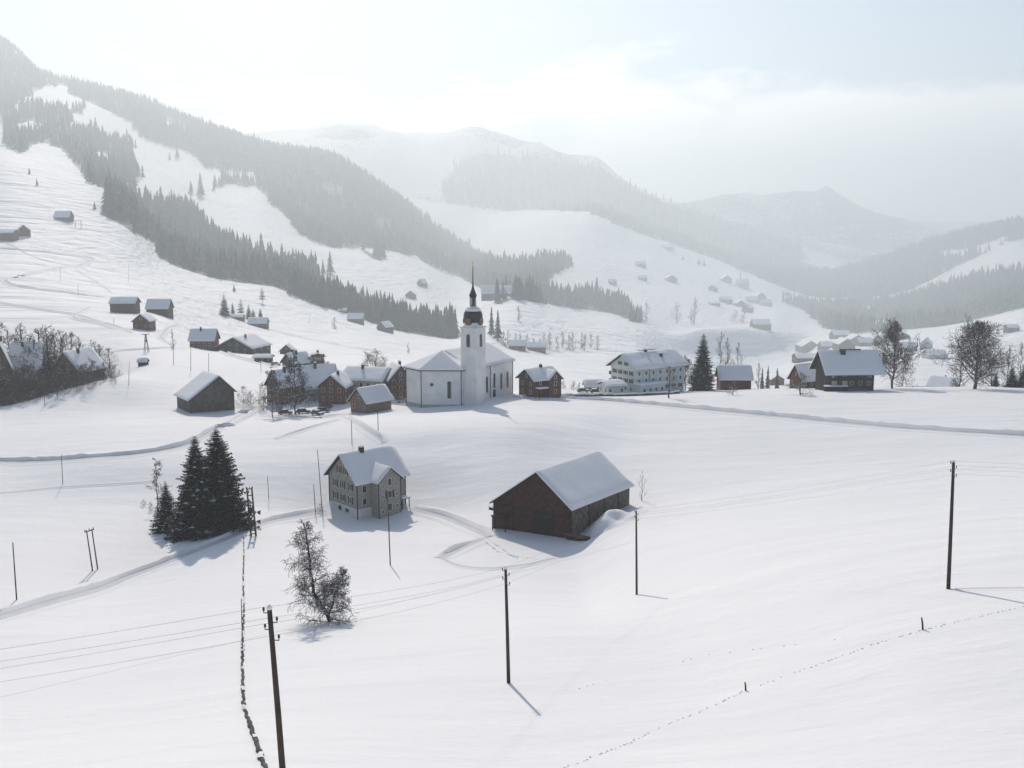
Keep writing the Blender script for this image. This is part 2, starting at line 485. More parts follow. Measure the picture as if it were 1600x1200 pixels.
def wood_attr():
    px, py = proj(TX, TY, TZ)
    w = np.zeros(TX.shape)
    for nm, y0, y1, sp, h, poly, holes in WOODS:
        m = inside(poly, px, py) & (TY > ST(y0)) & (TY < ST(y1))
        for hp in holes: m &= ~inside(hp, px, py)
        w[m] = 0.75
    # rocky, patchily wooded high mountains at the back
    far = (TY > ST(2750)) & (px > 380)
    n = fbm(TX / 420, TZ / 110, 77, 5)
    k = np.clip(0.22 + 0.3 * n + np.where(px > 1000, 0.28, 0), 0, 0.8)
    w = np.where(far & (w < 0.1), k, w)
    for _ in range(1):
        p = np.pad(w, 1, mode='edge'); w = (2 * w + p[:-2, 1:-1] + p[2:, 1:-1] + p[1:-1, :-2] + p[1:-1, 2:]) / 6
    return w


def make_ground():
    V = np.stack([TX, TY, TZ], -1).reshape(-1, 3)
    i, j = np.meshgrid(np.arange(NS - 1), np.arange(NU - 1), indexing='ij')
    a = (i * NU + j).ravel()
    Fc = np.stack([a, a + 1, a + NU + 1, a + NU], 1)
    me = np_mesh('snow_ground', V, Fc, M_GROUND, smooth=True)
    at_ = me.attributes.new('wood', 'FLOAT', 'POINT')
    at_.data.foreach_set('value', wood_attr().astype(np.float32).ravel())
    o = put('snow_ground', me)
    tag(o, kind='structure')
    return o


make_ground()


# ------------------------------------------------------------------ conifers (forest mass and single trees)
def cone_template(tiers, n, rnd):
    """a ragged spruce silhouette of unit height: star shaped, drooping tiers"""
    V, T = [], []
    for t in range(tiers):
        z0 = 0.06 + 0.86 * t / tiers
        z1 = min(1.0, z0 + 1.55 * 0.94 / tiers) if t < tiers - 1 else 1.0
        r = 0.19 * (1 - 0.93 * t / tiers) * rnd.uniform(0.88, 1.1)
        b = len(V)
        V.append((rnd.uniform(-.01, .01), rnd.uniform(-.01, .01), z1))
        for k in range(n):
            a = 2 * math.pi * (k + rnd.uniform(-.25, .25)) / n + t
            q = r * (rnd.uniform(0.95, 1.25) if k % 2 else rnd.uniform(0.5, 0.7))
            V.append((q * math.cos(a), q * math.sin(a), z0 + (rnd.uniform(-.03, .01) if k % 2 else 0.04)))
        for k in range(n):
            T.append((b, b + 1 + k, b + 1 + (k + 1) % n))
    return np.array(V), np.array(T)


def scatter(pos, hs, seed, tiers, n, name, label_group=None):
    rnd = random.Random(seed)
    tm = [cone_template(tiers, n, rnd) for _ in range(6)]
    rg = np.random.default_rng(seed)
    VV, TT = [], []
    off = 0
    kind = rg.integers(0, 6, len(pos))
    for q in range(6):
        V, T = tm[q]
        idx = np.where(kind == q)[0]
        if len(idx) == 0: continue
        a = rg.uniform(0, 6.28, len(idx)); h = hs[idx]; w = h * rg.uniform(0.8, 1.2, len(idx))
        c, s = np.cos(a), np.sin(a)
        X = V[None, :, 0] * w[:, None]; Y = V[None, :, 1] * w[:, None]; Z = V[None, :, 2] * h[:, None]
        P = np.stack([X * c[:, None] - Y * s[:, None] + pos[idx, 0:1], X * s[:, None] + Y * c[:, None] + pos[idx, 1:2], Z + pos[idx, 2:3]], -1)
        VV.append(P.reshape(-1, 3))
        TT.append((T[None] + (np.arange(len(idx)) * len(V))[:, None, None]).reshape(-1, 3) + off)
        off += len(idx) * len(V)
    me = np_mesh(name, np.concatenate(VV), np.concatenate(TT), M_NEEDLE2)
    return put(name, me)


def forest_points(y0, y1, sp, h, poly, holes, seed):
    rg = np.random.default_rng(seed)
    xm = max(abs(ray(-300, 400)[0]), abs(ray(2300, 400)[0])) * y1
    xs = np.arange(-xm, xm, sp); ys = np.arange(y0, y1, sp)
    X, Y = np.meshgrid(xs, ys)
    X = X + rg.uniform(-.48, .48, X.shape) * sp; Y = Y + rg.uniform(-.48, .48, X.shape) * sp
    X, Y = X.ravel(), Y.ravel()
    k = (np.abs(X / (Y + YA)) < UMAX * .98); X, Y = X[k], Y[k]
    Z = gz_np(X, Y)
    px, py = proj(X, Y, Z)
    px = px + 7 * fbm(X / 55, Y / 90, seed, 3); py = py + 2.5 * fbm(X / 45, Y / 80, seed + 5, 3)
    m = inside(poly, px, py)
    if y0 > 1400:
        m &= ~((fbm(X / 150, Y / 260, seed + 9, 3) > .75) & (rg.random(X.shape) < .8))
    else:
        m &= ~((fbm(X / 60, Y / 90, seed + 9, 3) > .55) & (rg.random(X.shape) < .8))
    for hp in holes: m &= ~inside(hp, px, py)
    X, Y, Z = X[m], Y[m], Z[m]
    hs = h * np.clip(rg.normal(0.85, 0.2, len(X)), 0.4, 1.35)
    return np.stack([X, Y, Z - 0.3], -1), hs


def spruce_mesh(seed, nw, nb, m, H=20.0, Rm=3.6, low=0.05, prof=0.9):
    """layered spruce: whorls of drooping boughs made of small needle sprays; returns (crown, snow)"""
    rnd = random.Random(seed)
    C, S = MB(), MB()
    for w in range(nw):
        t = (w + rnd.uniform(-.3, .3)) / nw
        t = min(max(t, 0), .985)
        z = H * (low + (1 - low) * t)
        L = Rm * (1 - t) ** prof * rnd.uniform(0.82, 1.12) + 0.006 * H
        n = max(4, int(nb * (0.55 + 0.45 * (1 - t))))
        a0 = rnd.uniform(0, 6.28)
        for k in range(n):
            a = a0 + 2 * math.pi * k / n + rnd.uniform(-.25, .25)
            l = L * rnd.uniform(0.62, 1.15)
            dr = rnd.uniform(0.18, 0.42) * (1 - 0.6 * t)
            d = Vector((math.cos(a), math.sin(a), 0)); sd = Vector((-d.y, d.x, 0))
            P = [Vector((0, 0, z)) + d * (l * q) + Vector((0, 0, -dr * l * q ** 1.3 + 0.16 * l * q ** 4 + rnd.uniform(-.03, .03) * l)) for q in [i / m for i in range(m + 1)]]
            for i in range(m):
                q = (i + .5) / m
                ww = l * (0.36 * (1 - q) + 0.13) * rnd.uniform(.8, 1.2) * (0.5 if i == 0 else 1)
                for s_ in (-1, 1):
                    tip = P[i] + sd * (s_ * ww) + d * (0.55 * ww) + Vector((0, 0, -0.28 * ww - 0.02 * H / nw))
                    C.add([P[i], tip, P[i + 1]], [(0, 1, 2)])
                hang = (P[i] + P[i + 1]) / 2 + sd * rnd.uniform(-.3, .3) * ww + Vector((0, 0, -0.45 * ww))
                C.add([P[i], hang, P[i + 1]], [(0, 1, 2)])
            if rnd.random() < 0.34 and t < .93:
                i0 = rnd.randint(1, max(1, m - 2))
                w2 = l * 0.11
                up = Vector((0, 0, 0.003 * H + 0.01 * l))
                q = [P[i0] - sd * w2 * .6 + up * .6, P[i0] + sd * w2 * .6 + up * .6, P[min(i0 + 2, m)] + sd * w2 + up * .5, P[min(i0 + 2, m)] - sd * w2 + up * .5, (P[i0] + P[min(i0 + 2, m)]) / 2 + up * 2.6]
                S.add(q, [(0, 1, 4), (1, 2, 4), (2, 3, 4), (3, 0, 4)])
    return C, S


def make_forests():
    edge = []
    for k, (nm, y0, y1, sp, h, poly, holes) in enumerate(WOODS):
        pos, hs = forest_points(ST(y0), ST(y1), sp * (1.7 if y0 < 1000 else 1.45), h * (1.85 if y0 < 1000 else 2.15), poly, holes, 100 + k)
        if nm in ('gully', 'hill wood'):
            px, py = proj(pos[:, 0], pos[:, 1], pos[:, 2])
            vis = (px > -10) & (px < 1610)
            sel = np.where(vis)[0]
            sel = sel[np.argsort(pos[sel, 1])][:130 if nm == 'gully' else 60]
            for i in sel: edge.append((pos[i], hs[i], nm))
            keep = np.ones(len(pos), bool); keep[sel] = False
            pos, hs = pos[keep], hs[keep]
        print('FOREST', nm, len(pos))
        o = scatter(pos, hs, 200 + k, 4 if y0 < 1200 else 3, 9 if y0 < 1200 else 7, 'conifer_forest')
        tag(o, kind='stuff')
        o['label'] = {'gully': 'dark spruce forest filling the gully above the left ski slope', 'ridge': 'hazy spruce forest covering the long left ridge',
                      'left wood': 'pale hazy spruce wood high on the mountainside at far left', 'hill wood': 'dark spruce strip behind the smooth snow hill right of the steeple',
                      'back wood': 'hazy blue forest on the far slope right of the big snow meadow', 'right wood': 'forest on the lower slope above the far valley village',
                      'far wood': 'faint forest on the flank of the pale mountain at the back'}[nm]
        o['category'] = 'forest'
    for i, (p, h, nm) in enumerate(edge):
        o = spruce((float(p[0]), float(p[1]), float(p[2])), h, i, 'far')
        if nm == 'gully':
            tag(o, 'slim dark spruce along the lower edge of the gully forest above the left snow slope', 'tree', 'spruces on the edge of the gully forest')
        else:
            tag(o, 'dark spruce in the strip of trees behind the smooth snow hill right of the steeple', 'tree', 'spruces behind the smooth snow hill')


SPR = {}


def spruce(loc, h, i, kind, wid=1.0, name='spruce_tree'):
    if kind not in SPR:
        SPR[kind] = []
        for s_ in range(5 if kind == 'far' else 4):
            if kind == 'far':
                rnd = random.Random(50 + s_)
                V1, T1 = cone_template(7, 13, rnd)
                C = MB().add([tuple(q) for q in V1], [tuple(int(k) for k in q) for q in T1])
                C2, S = spruce_mesh(50 + s_, 17, 7, 3, 1.0, 0.17, 0.04, 0.85)
                C.add(C2.v, C2.f)
            elif kind == 'mid': C, S = spruce_mesh(70 + s_, 44, 12, 6, 1.0, 0.27, 0.05, 0.85)
            else: C, S = spruce_mesh(90 + s_, 20, 5, 5, 1.0, 0.26, 0.28, 0.55)
            T = MB().tube([(0, 0, -.05), (0, 0, .3), (0, 0, .97)], [.016, .012, .003], 6)
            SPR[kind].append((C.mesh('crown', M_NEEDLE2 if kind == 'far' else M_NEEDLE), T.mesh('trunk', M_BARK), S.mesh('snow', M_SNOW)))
    c, t, sn = SPR[kind][i % len(SPR[kind])]
    o = bpy.data.objects.new(name, None); COL.objects.link(o)
    o.empty_display_size = .5
    o.location = loc; o.rotation_euler = (0, 0, i * 1.7); o.scale = (h * wid, h * wid, h)
    put('trunk', t, o)
    cr = put('crown', c, o)
    if kind != 'far': put('snow_clumps', sn, cr)
    return o


make_forests()

# ------------------------------------------------------------------ building materials
M_SHINGLE = mat('grey_shingle', (0.33, 0.325, 0.285), 0.85, 0.22, 2.5, stripes=5.0, axis='Z')
M_PLASTER = mat('white_plaster', (0.62, 0.61, 0.585), 0.9, 0.07, 0.4)
M_CHURCHW = mat('church_plaster', (0.82, 0.805, 0.77), 0.9, 0.10, 0.35)
M_CREAM = mat('cream_plaster', (0.42, 0.37, 0.31), 0.9, 0.12, 0.6)
M_PALE = mat('pale_grey_plaster', (0.40, 0.42, 0.42), 0.9, 0.12, 0.5)
M_MINT = mat('mint_plaster', (0.62, 0.67, 0.645), 0.9, 0.08, 0.4)
M_BARNW = mat('old_barn_boards', (0.048, 0.014, 0.008), 0.9, 0.5, 1.3, stripes=2.6, axis='X', bump=0.3)
M_BARNG = mat('weathered_boards', (0.13, 0.108, 0.09), 0.9, 0.45, 1.3, stripes=2.4, axis='Y', bump=0.3)
M_BROWN = mat('brown_timber', (0.155, 0.066, 0.034), 0.88, 0.35, 1.2, stripes=3.0, axis='Z')
M_RUST = mat('red_brown_timber', (0.14, 0.050, 0.030), 0.88, 0.3, 1.2, stripes=3.0, axis='X')
M_GREYW = mat('grey_timber', (0.10, 0.083, 0.070), 0.9, 0.35, 1.0, stripes=2.5, axis='X')
M_DARKW = mat('dark_eave_wood', (0.014, 0.010, 0.009), 0.85, 0.3, 2.0)
M_SLATE = mat('slate_roof', (0.05, 0.052, 0.056), 0.7, 0.2, 1.5)
M_GLASS = mat('window_glass', (0.022, 0.026, 0.03), 0.12, 0.1, 1.0, spec=0.5)
M_FRAME = mat('white_frame', (0.66, 0.65, 0.62), 0.7, 0.05, 2.0)
M_SHUT = mat('red_brown_shutter', (0.035, 0.012, 0.010), 0.75, 0.25, 3.0)
M_SHUT2 = mat('dark_green_shutter', (0.022, 0.032, 0.028), 0.75, 0.25, 3.0)
M_REDSH = mat('red_shutter', (0.10, 0.018, 0.014), 0.7, 0.2, 3.0)
M_COPPER = mat('dark_dome_metal', (0.012, 0.018, 0.016), 0.45, 0.35, 1.0, metal=0.2)
M_CLOCK = mat('clock_red', (0.20, 0.075, 0.045), 0.6, 0.15, 2.0)
M_GOLD = mat('gilding', (0.55, 0.38, 0.13), 0.4, 0.1, 3.0, metal=0.6)
M_STONE = mat('dark_rubble', (0.10, 0.092, 0.088), 0.95, 0.45, 1.4, bump=0.5)

RZ90 = Matrix.Rotation(math.pi / 2, 4, 'Z')


def xf(mb, M):
    if M is not None:
        mb.v = [tuple(M @ Vector(p)) for p in mb.v]
    return mb


class Line:
    """roof line across a gable"""
    def __init__(s, w, hl, hr, rz, rx):
        s.w, s.hl, s.hr, s.rz, s.rx = w, hl, hr, rz, rx

    def __call__(s, x):
        if x < s.rx:
            return s.hl + (s.rz - s.hl) * (x + s.w / 2) / (s.rx + s.w / 2)
        return s.hr + (s.rz - s.hr) * (s.w / 2 - x) / (s.w / 2 - s.rx)


def snow_blanket(ln, xl, xr, y0, y1, th, seed, off=0.2, nx=18):
    """a soft quilt of snow lying on a gable roof: rounded ridge and thinning rims"""
    mb = MB()
    ny = max(7, int((y1 - y0) / 1.1))
    ph = seed * 3.17
    xs = sorted(set([xl + (xr - xl) * i / nx for i in range(nx + 1)] + [ln.rx, ln.rx - .35, ln.rx + .35]))
    ys = [y0 + (y1 - y0) * j / ny for j in range(ny + 1)]
    n = len(xs)
    top = []
    for j, y in enumerate(ys):
        for i, x in enumerate(xs):
            e = min(1.0, min(x - xl, xr - x) / 0.55 + 0.45, min(y - y0, y1 - y) / 0.6 + 0.5)
            nz_ = 0.22 * float(vnoise(x * .55 + ph, y * .45 - ph, 5)) + 0.12 * float(vnoise(x * 1.3 + ph, y * 1.1, 9))
            rd = 0.30 * math.exp(-((x - ln.rx) / .55) ** 2)
            wob = 0.10 * float(vnoise(x * .9 + ph, y * .9 + ph, 13)) if (i in (0, n - 1) or j in (0, ny)) else 0
            top.append((x + (wob if i in (0, n - 1) else 0), y + (wob if j in (0, ny) else 0), ln(x) + off + th * (e + nz_) - rd * th * 1.2))
    bot = [(x, y, ln(x) + off - .03) for y in ys for x in xs]
    N_ = len(top)
    mb.v = top + bot
    for j in range(ny):
        for i in range(n - 1):
            a = j * n + i
            mb.f.append((a, a + 1, a + n + 1, a + n))
            mb.f.append((N_ + a, N_ + a + n, N_ + a + n + 1, N_ + a + 1))
    for i in range(n - 1):
        a, b = i, ny * n + i
        mb.f.append((a + N_, a + 1 + N_, a + 1, a)); mb.f.append((b, b + 1, b + 1 + N_, b + N_))
    for j in range(ny):
        a, b = j * n, j * n + n - 1
        mb.f.append((a, a + n, a + n + N_, a + N_)); mb.f.append((b + N_, b + n + N_, b + n, b))
    return mb


def gable(parent, w, l, hl, hr, rz, rx=0.0, over=0.8, wm=None, rm=None, snow=0.4, base=2.0, M=None,
          names=('wall', 'roof', 'snow_cover'), y0=None, y1=None, ry0=None, ry1=None, seed=1, wall=True):
    ln = Line(w, hl, hr, rz, rx)
    y0 = -l / 2 if y0 is None else y0
    y1 = l / 2 if y1 is None else y1
    ry0 = y0 - over if ry0 is None else ry0
    ry1 = y1 + over if ry1 is None else ry1
    if wall:
        mb = MB().prism_y([(-w / 2, -base), (w / 2, -base), (w / 2, hr + .05), (rx, rz + .05), (-w / 2, hl + .05)], y0, y1)
        xf(mb, M).build(names[0], wm, parent)
    xl, xr = -w / 2 - over, w / 2 + over
    t = 0.2
    mb = MB().prism_y([(xl, ln(xl)), (rx, rz), (xr, ln(xr)), (xr, ln(xr) + t), (rx, rz + t), (xl, ln(xl) + t)], ry0, ry1)
    rf = xf(mb, M).build(names[1], rm or M_DARKW, parent)
    if snow > 0:
        sb = snow_blanket(ln, xl - .12, xr + .12, ry0 - .1, ry1 + .1, snow, seed)
        xf(sb, M).build(names[2], M_SNOW, rf, smooth=True)
    return ln, rf


WC = {}


def win_mesh(w, h, fm, pm, bars=True, arch=False):
    k = ('w', round(w, 2), round(h, 2), fm.name, pm.name, arch)
    if k in WC: return WC[k]
    if arch:
        n = 8
        def outline(ww, hh, y):
            r = ww / 2
            return [(-r, y, 0), (r, y, 0)] + [(r * math.cos(math.pi * i / n), y, hh - r + r * math.sin(math.pi * i / n)) for i in range(n + 1)]
        o = outline(w + .24, h + .12, -.10); i_ = [(x, y, z + .06) for x, y, z in outline(w, h - .02, -.10)]
        ob = [(x, .03, z) for x, y, z in o]; ib = [(x, .03, z) for x, y, z in i_]
        m = len(o)
        fr = MB(); fr.v = o + i_ + ob + ib
        for a in range(m):
            b = (a + 1) % m
            fr.f += [(a, b, m + b, m + a), (a, 2 * m + a, 2 * m + b, b), (m + a, m + b, 3 * m + b, 3 * m + a)]
        pn = MB(); pn.add([(x, -.03, z) for x, y, z in i_], [tuple(range(m))])
        pn.add([(x, .02, z) for x, y, z in i_], [tuple(range(m - 1, -1, -1))])
        for a in range(m):
            pn.f.append((a, m + a, m + (a + 1) % m, (a + 1) % m))
        fr.v = [(x, y, z - h / 2) for x, y, z in fr.v]; pn.v = [(x, y, z - h / 2) for x, y, z in pn.v]
    else:
        t = .09
        q = lambda ww, hh, y: [(-ww / 2, y, -hh / 2), (ww / 2, y, -hh / 2), (ww / 2, y, hh / 2), (-ww / 2, y, hh / 2)]
        fr = MB(); fr.v = q(w + 2 * t, h + 2 * t, -.09) + q(w, h, -.09) + q(w + 2 * t, h + 2 * t, .03) + q(w, h, .03)
        for a in range(4):
            b = (a + 1) % 4
            fr.f += [(a, b, 4 + b, 4 + a), (a, 8 + a, 8 + b, b), (4 + a, 4 + b, 12 + b, 12 + a), (8 + a, 12 + a, 12 + b, 8 + b)]
        pn = MB().box((0, 0, 0), (w + .02, .05, h + .02))
    r = (fr.mesh('window', fm), pn.mesh('pane', pm))
    WC[k] = r
    return r


def window(parent, side, t, z, w, h, dims, fm=None, pm=None, shut=None, arch=False, loc=None, rz=None):
    """dims = (half width, half length) of the box whose side carries the window"""
    fm = fm or M_FRAME; pm = pm or M_GLASS
    hw, hl = dims
    if loc is None:
        loc, rz = {'F': ((t, -hl, z), 0), 'B': ((t, hl, z), math.pi), 'R': ((hw, t, z), math.pi / 2), 'L': ((-hw, t, z), -math.pi / 2)}[side]
    fr, pn = win_mesh(w, h, fm, pm, arch=arch)
    o = put('window', fr, parent, loc, rz)
    put('pane', pn, o)
    if shut:
        k = ('s', round(w, 2), round(h, 2), shut.name)
        if k not in WC:
            WC[k] = MB().box((0, 0, 0), (w * .52, .06, h + .1)).mesh('shutter', shut)
        for s_ in (-1, 1):
            put('shutter', WC[k], o, (s_ * (w / 2 + .1 + w * .27), -.06, 0))
    return o


def windows(parent, side, n, z, w, h, dims, span, c=0.0, **kw):
    for i in range(n):
        t = c + (0 if n == 1 else -span / 2 + span * i / (n - 1))
        window(parent, side, t, z, w, h, dims, **kw)


def chimney(parent, x, y, z0, z1, s=0.8, m=None, cap=True):
    o = MB().box((x, y, (z0 + z1) / 2), (s, s, z1 - z0)).build('chimney', m or M_SLATE, parent)
    if cap:
        MB().lathe([(s * .62, 0), (s * .72, .12), (s * .55, .3), (s * .2, .4)], 8, (x, y, z1 + .004)).build('snow_cap', M_SNOW, o, smooth=True)
    return o


def door(parent, side, t, z0, w, h, dims, m=None):
    hw, hl = dims
    loc, rz = {'F': ((t, -hl, z0), 0), 'B': ((t, hl, z0), math.pi), 'R': ((hw, t, z0), math.pi / 2), 'L': ((-hw, t, z0), -math.pi / 2)}[side]
    o = put('door', MB().box((0, -.02, h / 2), (w, .1, h)).mesh('door', m or M_DARKW), parent, loc, rz)
    MB().box((w * .36, -.1, h * .47), (.06, .08, .16)).build('handle', M_IRON, o)
    return o


def balcony(parent, side, z, length, dims, depth=1.2, t=0.0, m=None):
    hw, hl = dims
    loc, rz = {'F': ((t, -hl, z), 0), 'B': ((t, hl, z), math.pi), 'R': ((hw, t, z), math.pi / 2), 'L': ((-hw, t, z), -math.pi / 2)}[side]
    b = put('balcony', MB().box((0, -depth / 2, 0), (length, depth, .18)).mesh('balcony', m or M_BROWN), parent, loc, rz)
    r = MB().prism_z([(-length / 2, 0), (-length / 2, -depth), (length / 2, -depth), (length / 2, 0), (length / 2 - .08, 0), (length / 2 - .08, -depth + .08), (-length / 2 + .08, -depth + .08), (-length / 2 + .08, 0)], .1, 1.0)
    r.build('railing', m or M_BROWN, b)
    return b


# ------------------------------------------------------------------ the grey shingled house in the field
def main_house():
    Y = 206.0
    c0 = pt(559, 812, Y)                       # its near corner
    phi = R(-48)
    w, l = 11.4, 13.0
    lx, ly = Vector((math.cos(phi), math.sin(phi))), Vector((-math.sin(phi), math.cos(phi)))
    ctr = Vector((c0.x, c0.y)) + (ly * (l / 2) - lx * (w / 2)) * .955
    z0 = c0.z
    t = thing('farm_house', 'tall grey shingled house with shuttered windows standing alone in the snow field', 'house', (ctr.x, ctr.y, z0), phi)
    t.scale = (.955, .955, .955)
    hw, hl = w / 2, l / 2
    D = (hw, hl)
    gable(t, w, l, 8.7, 8.7, 13.7, 0, 0.9, M_SHINGLE, M_DARKW, 0.42, 2.0, seed=2)
    # pale plastered plinth
    b = MB().box((0, 0, 0.3), (w + .08, l + .08, 4.0)); b.build('plinth', M_PLASTER, t)
    # projecting wing with a gable of its own on the long side
    c = -hl + 3.7 + 3.0
    M = Matrix.Translation((0, c, 0)) @ RZ90
    wy0, wy1 = -(hw + 2.9), -(hw - .3)
    gable(t, 6.0, 0, 8.6, 8.6, 11.2, 0, 0.6, M_SHINGLE, M_DARKW, 0.42, 2.0, M=M, names=('wing', 'wing_roof', 'snow_cover'), y0=wy0, y1=wy1, ry1=-2.4, seed=5)
    # gable side: three pairs on two floors, two in the attic, door and cellar window below
    for z in (3.9, 6.9):
        windows(t, 'F', 3, z, 0.85, 1.5, D, 6.2, shut=M_SHUT)
    windows(t, 'F', 2, 10.2, 0.8, 1.5, D, 2.6, shut=M_SHUT)
    for s_ in (-3.5, 3.5):
        window(t, 'F', s_, 9.0, 0.35, 0.7, D)
    DP = (hw + .04, hl + .04)
    door(t, 'F', -1.4, -.2, 1.0, 2.0, DP); window(t, 'F', 1.6, 1.3, 1.5, 0.8, DP)
    # long side left of the wing
    window(t, 'R', -hl + 1.9, 6.6, 0.95, 1.5, D, pm=M_SHUT); window(t, 'R', -hl + 1.9, 3.8, 0.95, 1.4, D)
    # wing front
    W = (hw + 2.9, 0)
    window(t, 'R', c, 8.0, 0.9, 1.5, W, pm=M_REDSH)
    window(t, 'R', c - 1.8, 7.3, .35, .8, W); window(t, 'R', c + 1.9, 7.4, .35, .8, W)
    window(t, 'R', c, 5.2, 1.0, 1.5, W, shut=M_SHUT); window(t, 'R', c + 1.9, 5.0, .4, .8, W)
    window(t, 'R', c - 1.9, 4.9, .4, .8, W)
    window(t, 'R', c, 2.3, 1.0, 1.6, W); window(t, 'R', c + 1.9, 2.2, .4, .9, W); window(t, 'R', c - 1.9, 1.5, .4, .7, W)
    # entrance under a small canopy at the far end of the long side
    door(t, 'R', hl - 1.6, .0, 1.1, 2.2, D)
    cn = MB().box((hw + 1.0, hl - 1.2, 3.1), (2.1, 2.3, .16)).box((hw + 1.9, hl - .3, 1.45), (.16, .16, 3.1)).box((hw + 1.9, hl - 2.2, 1.45), (.16, .16, 3.1))
    cn = cn.build('porch', M_DARKW, t)
    MB().box((hw + 1.0, hl - 1.2, 3.33), (2.2, 2.4, .28)).build('snow_cover', M_SNOW, cn)
    # dark corner boards and downpipes
    for x, y in ((hw + .06, -hl - .06), (-hw - .05, -hl - .05), (hw + .05, hl + .04)):
        MB().tube([(x, y, -1), (x, y, 8.6)], .13, 6).build('downpipe', M_IRON, t)
    for y in (-3.0, 3.0):
        MB().tube([(hw + 2.94, c + y, -1), (hw + 2.94, c + y, 8.3)], .10, 6).build('downpipe', M_IRON, t)
    chimney(t, .25, -hl + 4.9, 13.0, 14.9, .95, M_IRON)


main_house()


# ------------------------------------------------------------------ the dark barn
def main_barn():
    phi = R(-36.9)
    lx, ly = Vector((math.cos(phi), math.sin(phi))), Vector((-math.sin(phi), math.cos(phi)))
    c0 = at(891, 842)
    c0 = pt(891, 843, c0.y)
    w, l = 17.8, 21.3
    over = .7
    s = c0.y / F
    eR = 6.2; rx = w / 2 - 7.4
    rz = eR + 7.4 * .74 ; eL = rz - (rx + w / 2) * .70
    ctr = Vector((c0.x, c0.y)) - lx * (w / 2) + ly * (l / 2)
    t = thing('barn', 'big dark brown wooden barn with a snow laden roof in the middle of the field', 'barn', (ctr.x, ctr.y, c0.z), phi)
    ln = Line(w, eL, eR, rz, rx)
    mb = MB().prism_y([(-w / 2, -2), (w / 2, -2), (w / 2, eR + .05), (rx, rz + .05), (-w / 2, eL + .05)], -l / 2, l / 2)
    mb.build('wall', M_BARNW, t)
    # greyer boards along the long side
    MB().box((w / 2 + .05, .2, eR / 2 - 1.0), (.16, l - .5, eR + 1.7)).build('board_cladding', M_BARNG, t)
    gable(t, w, l, eL, eR, rz, rx, over, None, M_DARKW, .38, seed=8, wall=False)
    # beams: corner posts, tie beam, barge posts
    for x in (-w / 2, w / 2):
        h = eL if x < 0 else eR
        MB().box((x, -l / 2 - .06, h / 2 - .6), (.34, .22, h + 1.0)).build('corner_post', M_DARKW, t)
    MB().box((0, -l / 2 - .08, 4.1), (w - .5, .16, .3)).build('tie_beam', M_DARKW, t)
    for x in (-4.3, .6, 5.0):
        MB().box((x, -l / 2 - .07, 1.4), (.26, .18, 5.0)).build('post', M_DARKW, t)
    MB().box((2.8, -l / 2 - .05, 1.6), (3.2, .12, 3.3)).build('barn_door', M_DARKW, t)
    for y in (-4.5, 1.0, 6.2):
        MB().box((w / 2 + .17, y, 2.4), (.12, .22, 6.2)).build('batten', M_DARKW, t)
    # stack of timber sticking out of the near corner, lean-to shelf at the other corner
    q = MB()
    rnd = random.Random(4)
    q.box((w / 2 + 1.9, -l / 2 - .2, .55), (4.6, 1.0, .95))
    o = q.build('log_ramp', M_DARKW, t)
    for k in range(4):
        MB().tube([(w / 2 - .5, -l / 2 - .75 + k * .32, 1.12), (w / 2 + 3.9 + .4 * rnd.random(), -l / 2 - .7 + k * .3, 1.02 + .1 * rnd.random())], .15, 6).build('log', M_BROWN, o)
    q = MB().box((-w / 2 - .9, -l / 2 + 2.0, 2.5), (1.8, 3.0, .5))
    o = q.build('side_shed', M_DARKW, t)
    MB().box((-w / 2 - .95, -l / 2 + 2.0, 2.9), (1.9, 3.1, .3)).build('snow_cover', M_SNOW, o)
    q = MB().box((-w / 2 + 2.2, -l / 2 - .9, 1.9), (3.6, 1.6, .22))
    o = q.build('manure_shelf', M_DARKW, t)
    for x in (-w / 2 + .7, -w / 2 + 3.8):
        MB().box((x, -l / 2 - 1.5, .3), (.18, .18, 3.0)).build('shelf_leg', M_DARKW, o)
    # snow heaped along the long side
    P = [(915, 838, 5.2, 2.6, 1.3), (940, 826, 4.5, 2.4, 1.5), (962, 812, 5.0, 2.2, 1.0)]
    mb = MB(); n, m = 40, 28
    x0, x1, y0_, y1_ = w / 2 + .2, w / 2 + 9.0, -l / 2 - 1.0, l / 2 + 1.0
    for i in range(n + 1):
        for j in range(m + 1):
            a = i / n; b = j / m
            x = x0 + (x1 - x0) * b; y = y0_ + (y1_ - y0_) * a
            h = 2.1 * math.exp(-((x - w / 2 - 3.2) / 2.0) ** 2) * math.exp(-((a - .38) / .22) ** 4) + .5 * float(vnoise(x * .5, y * .4, 3)) * math.sin(math.pi * a)
            e = min(1, 4 * min(a, 1 - a)) * min(1, 5 * (1 - b))
            g = Vector((ctr.x, ctr.y)) + lx * x + ly * y
            mb.v.append((g.x, g.y, gz(g.x, g.y) - .25 + max(0, h) * e + .3 * e))
    for i in range(n):
        for j in range(m):
            k = i * (m + 1) + j
            mb.f.append((k, k + 1, k + m + 2, k + m + 1))
    tag(mb.build('snow_drift', M_SNOW, None, smooth=True), kind='structure')


main_barn()


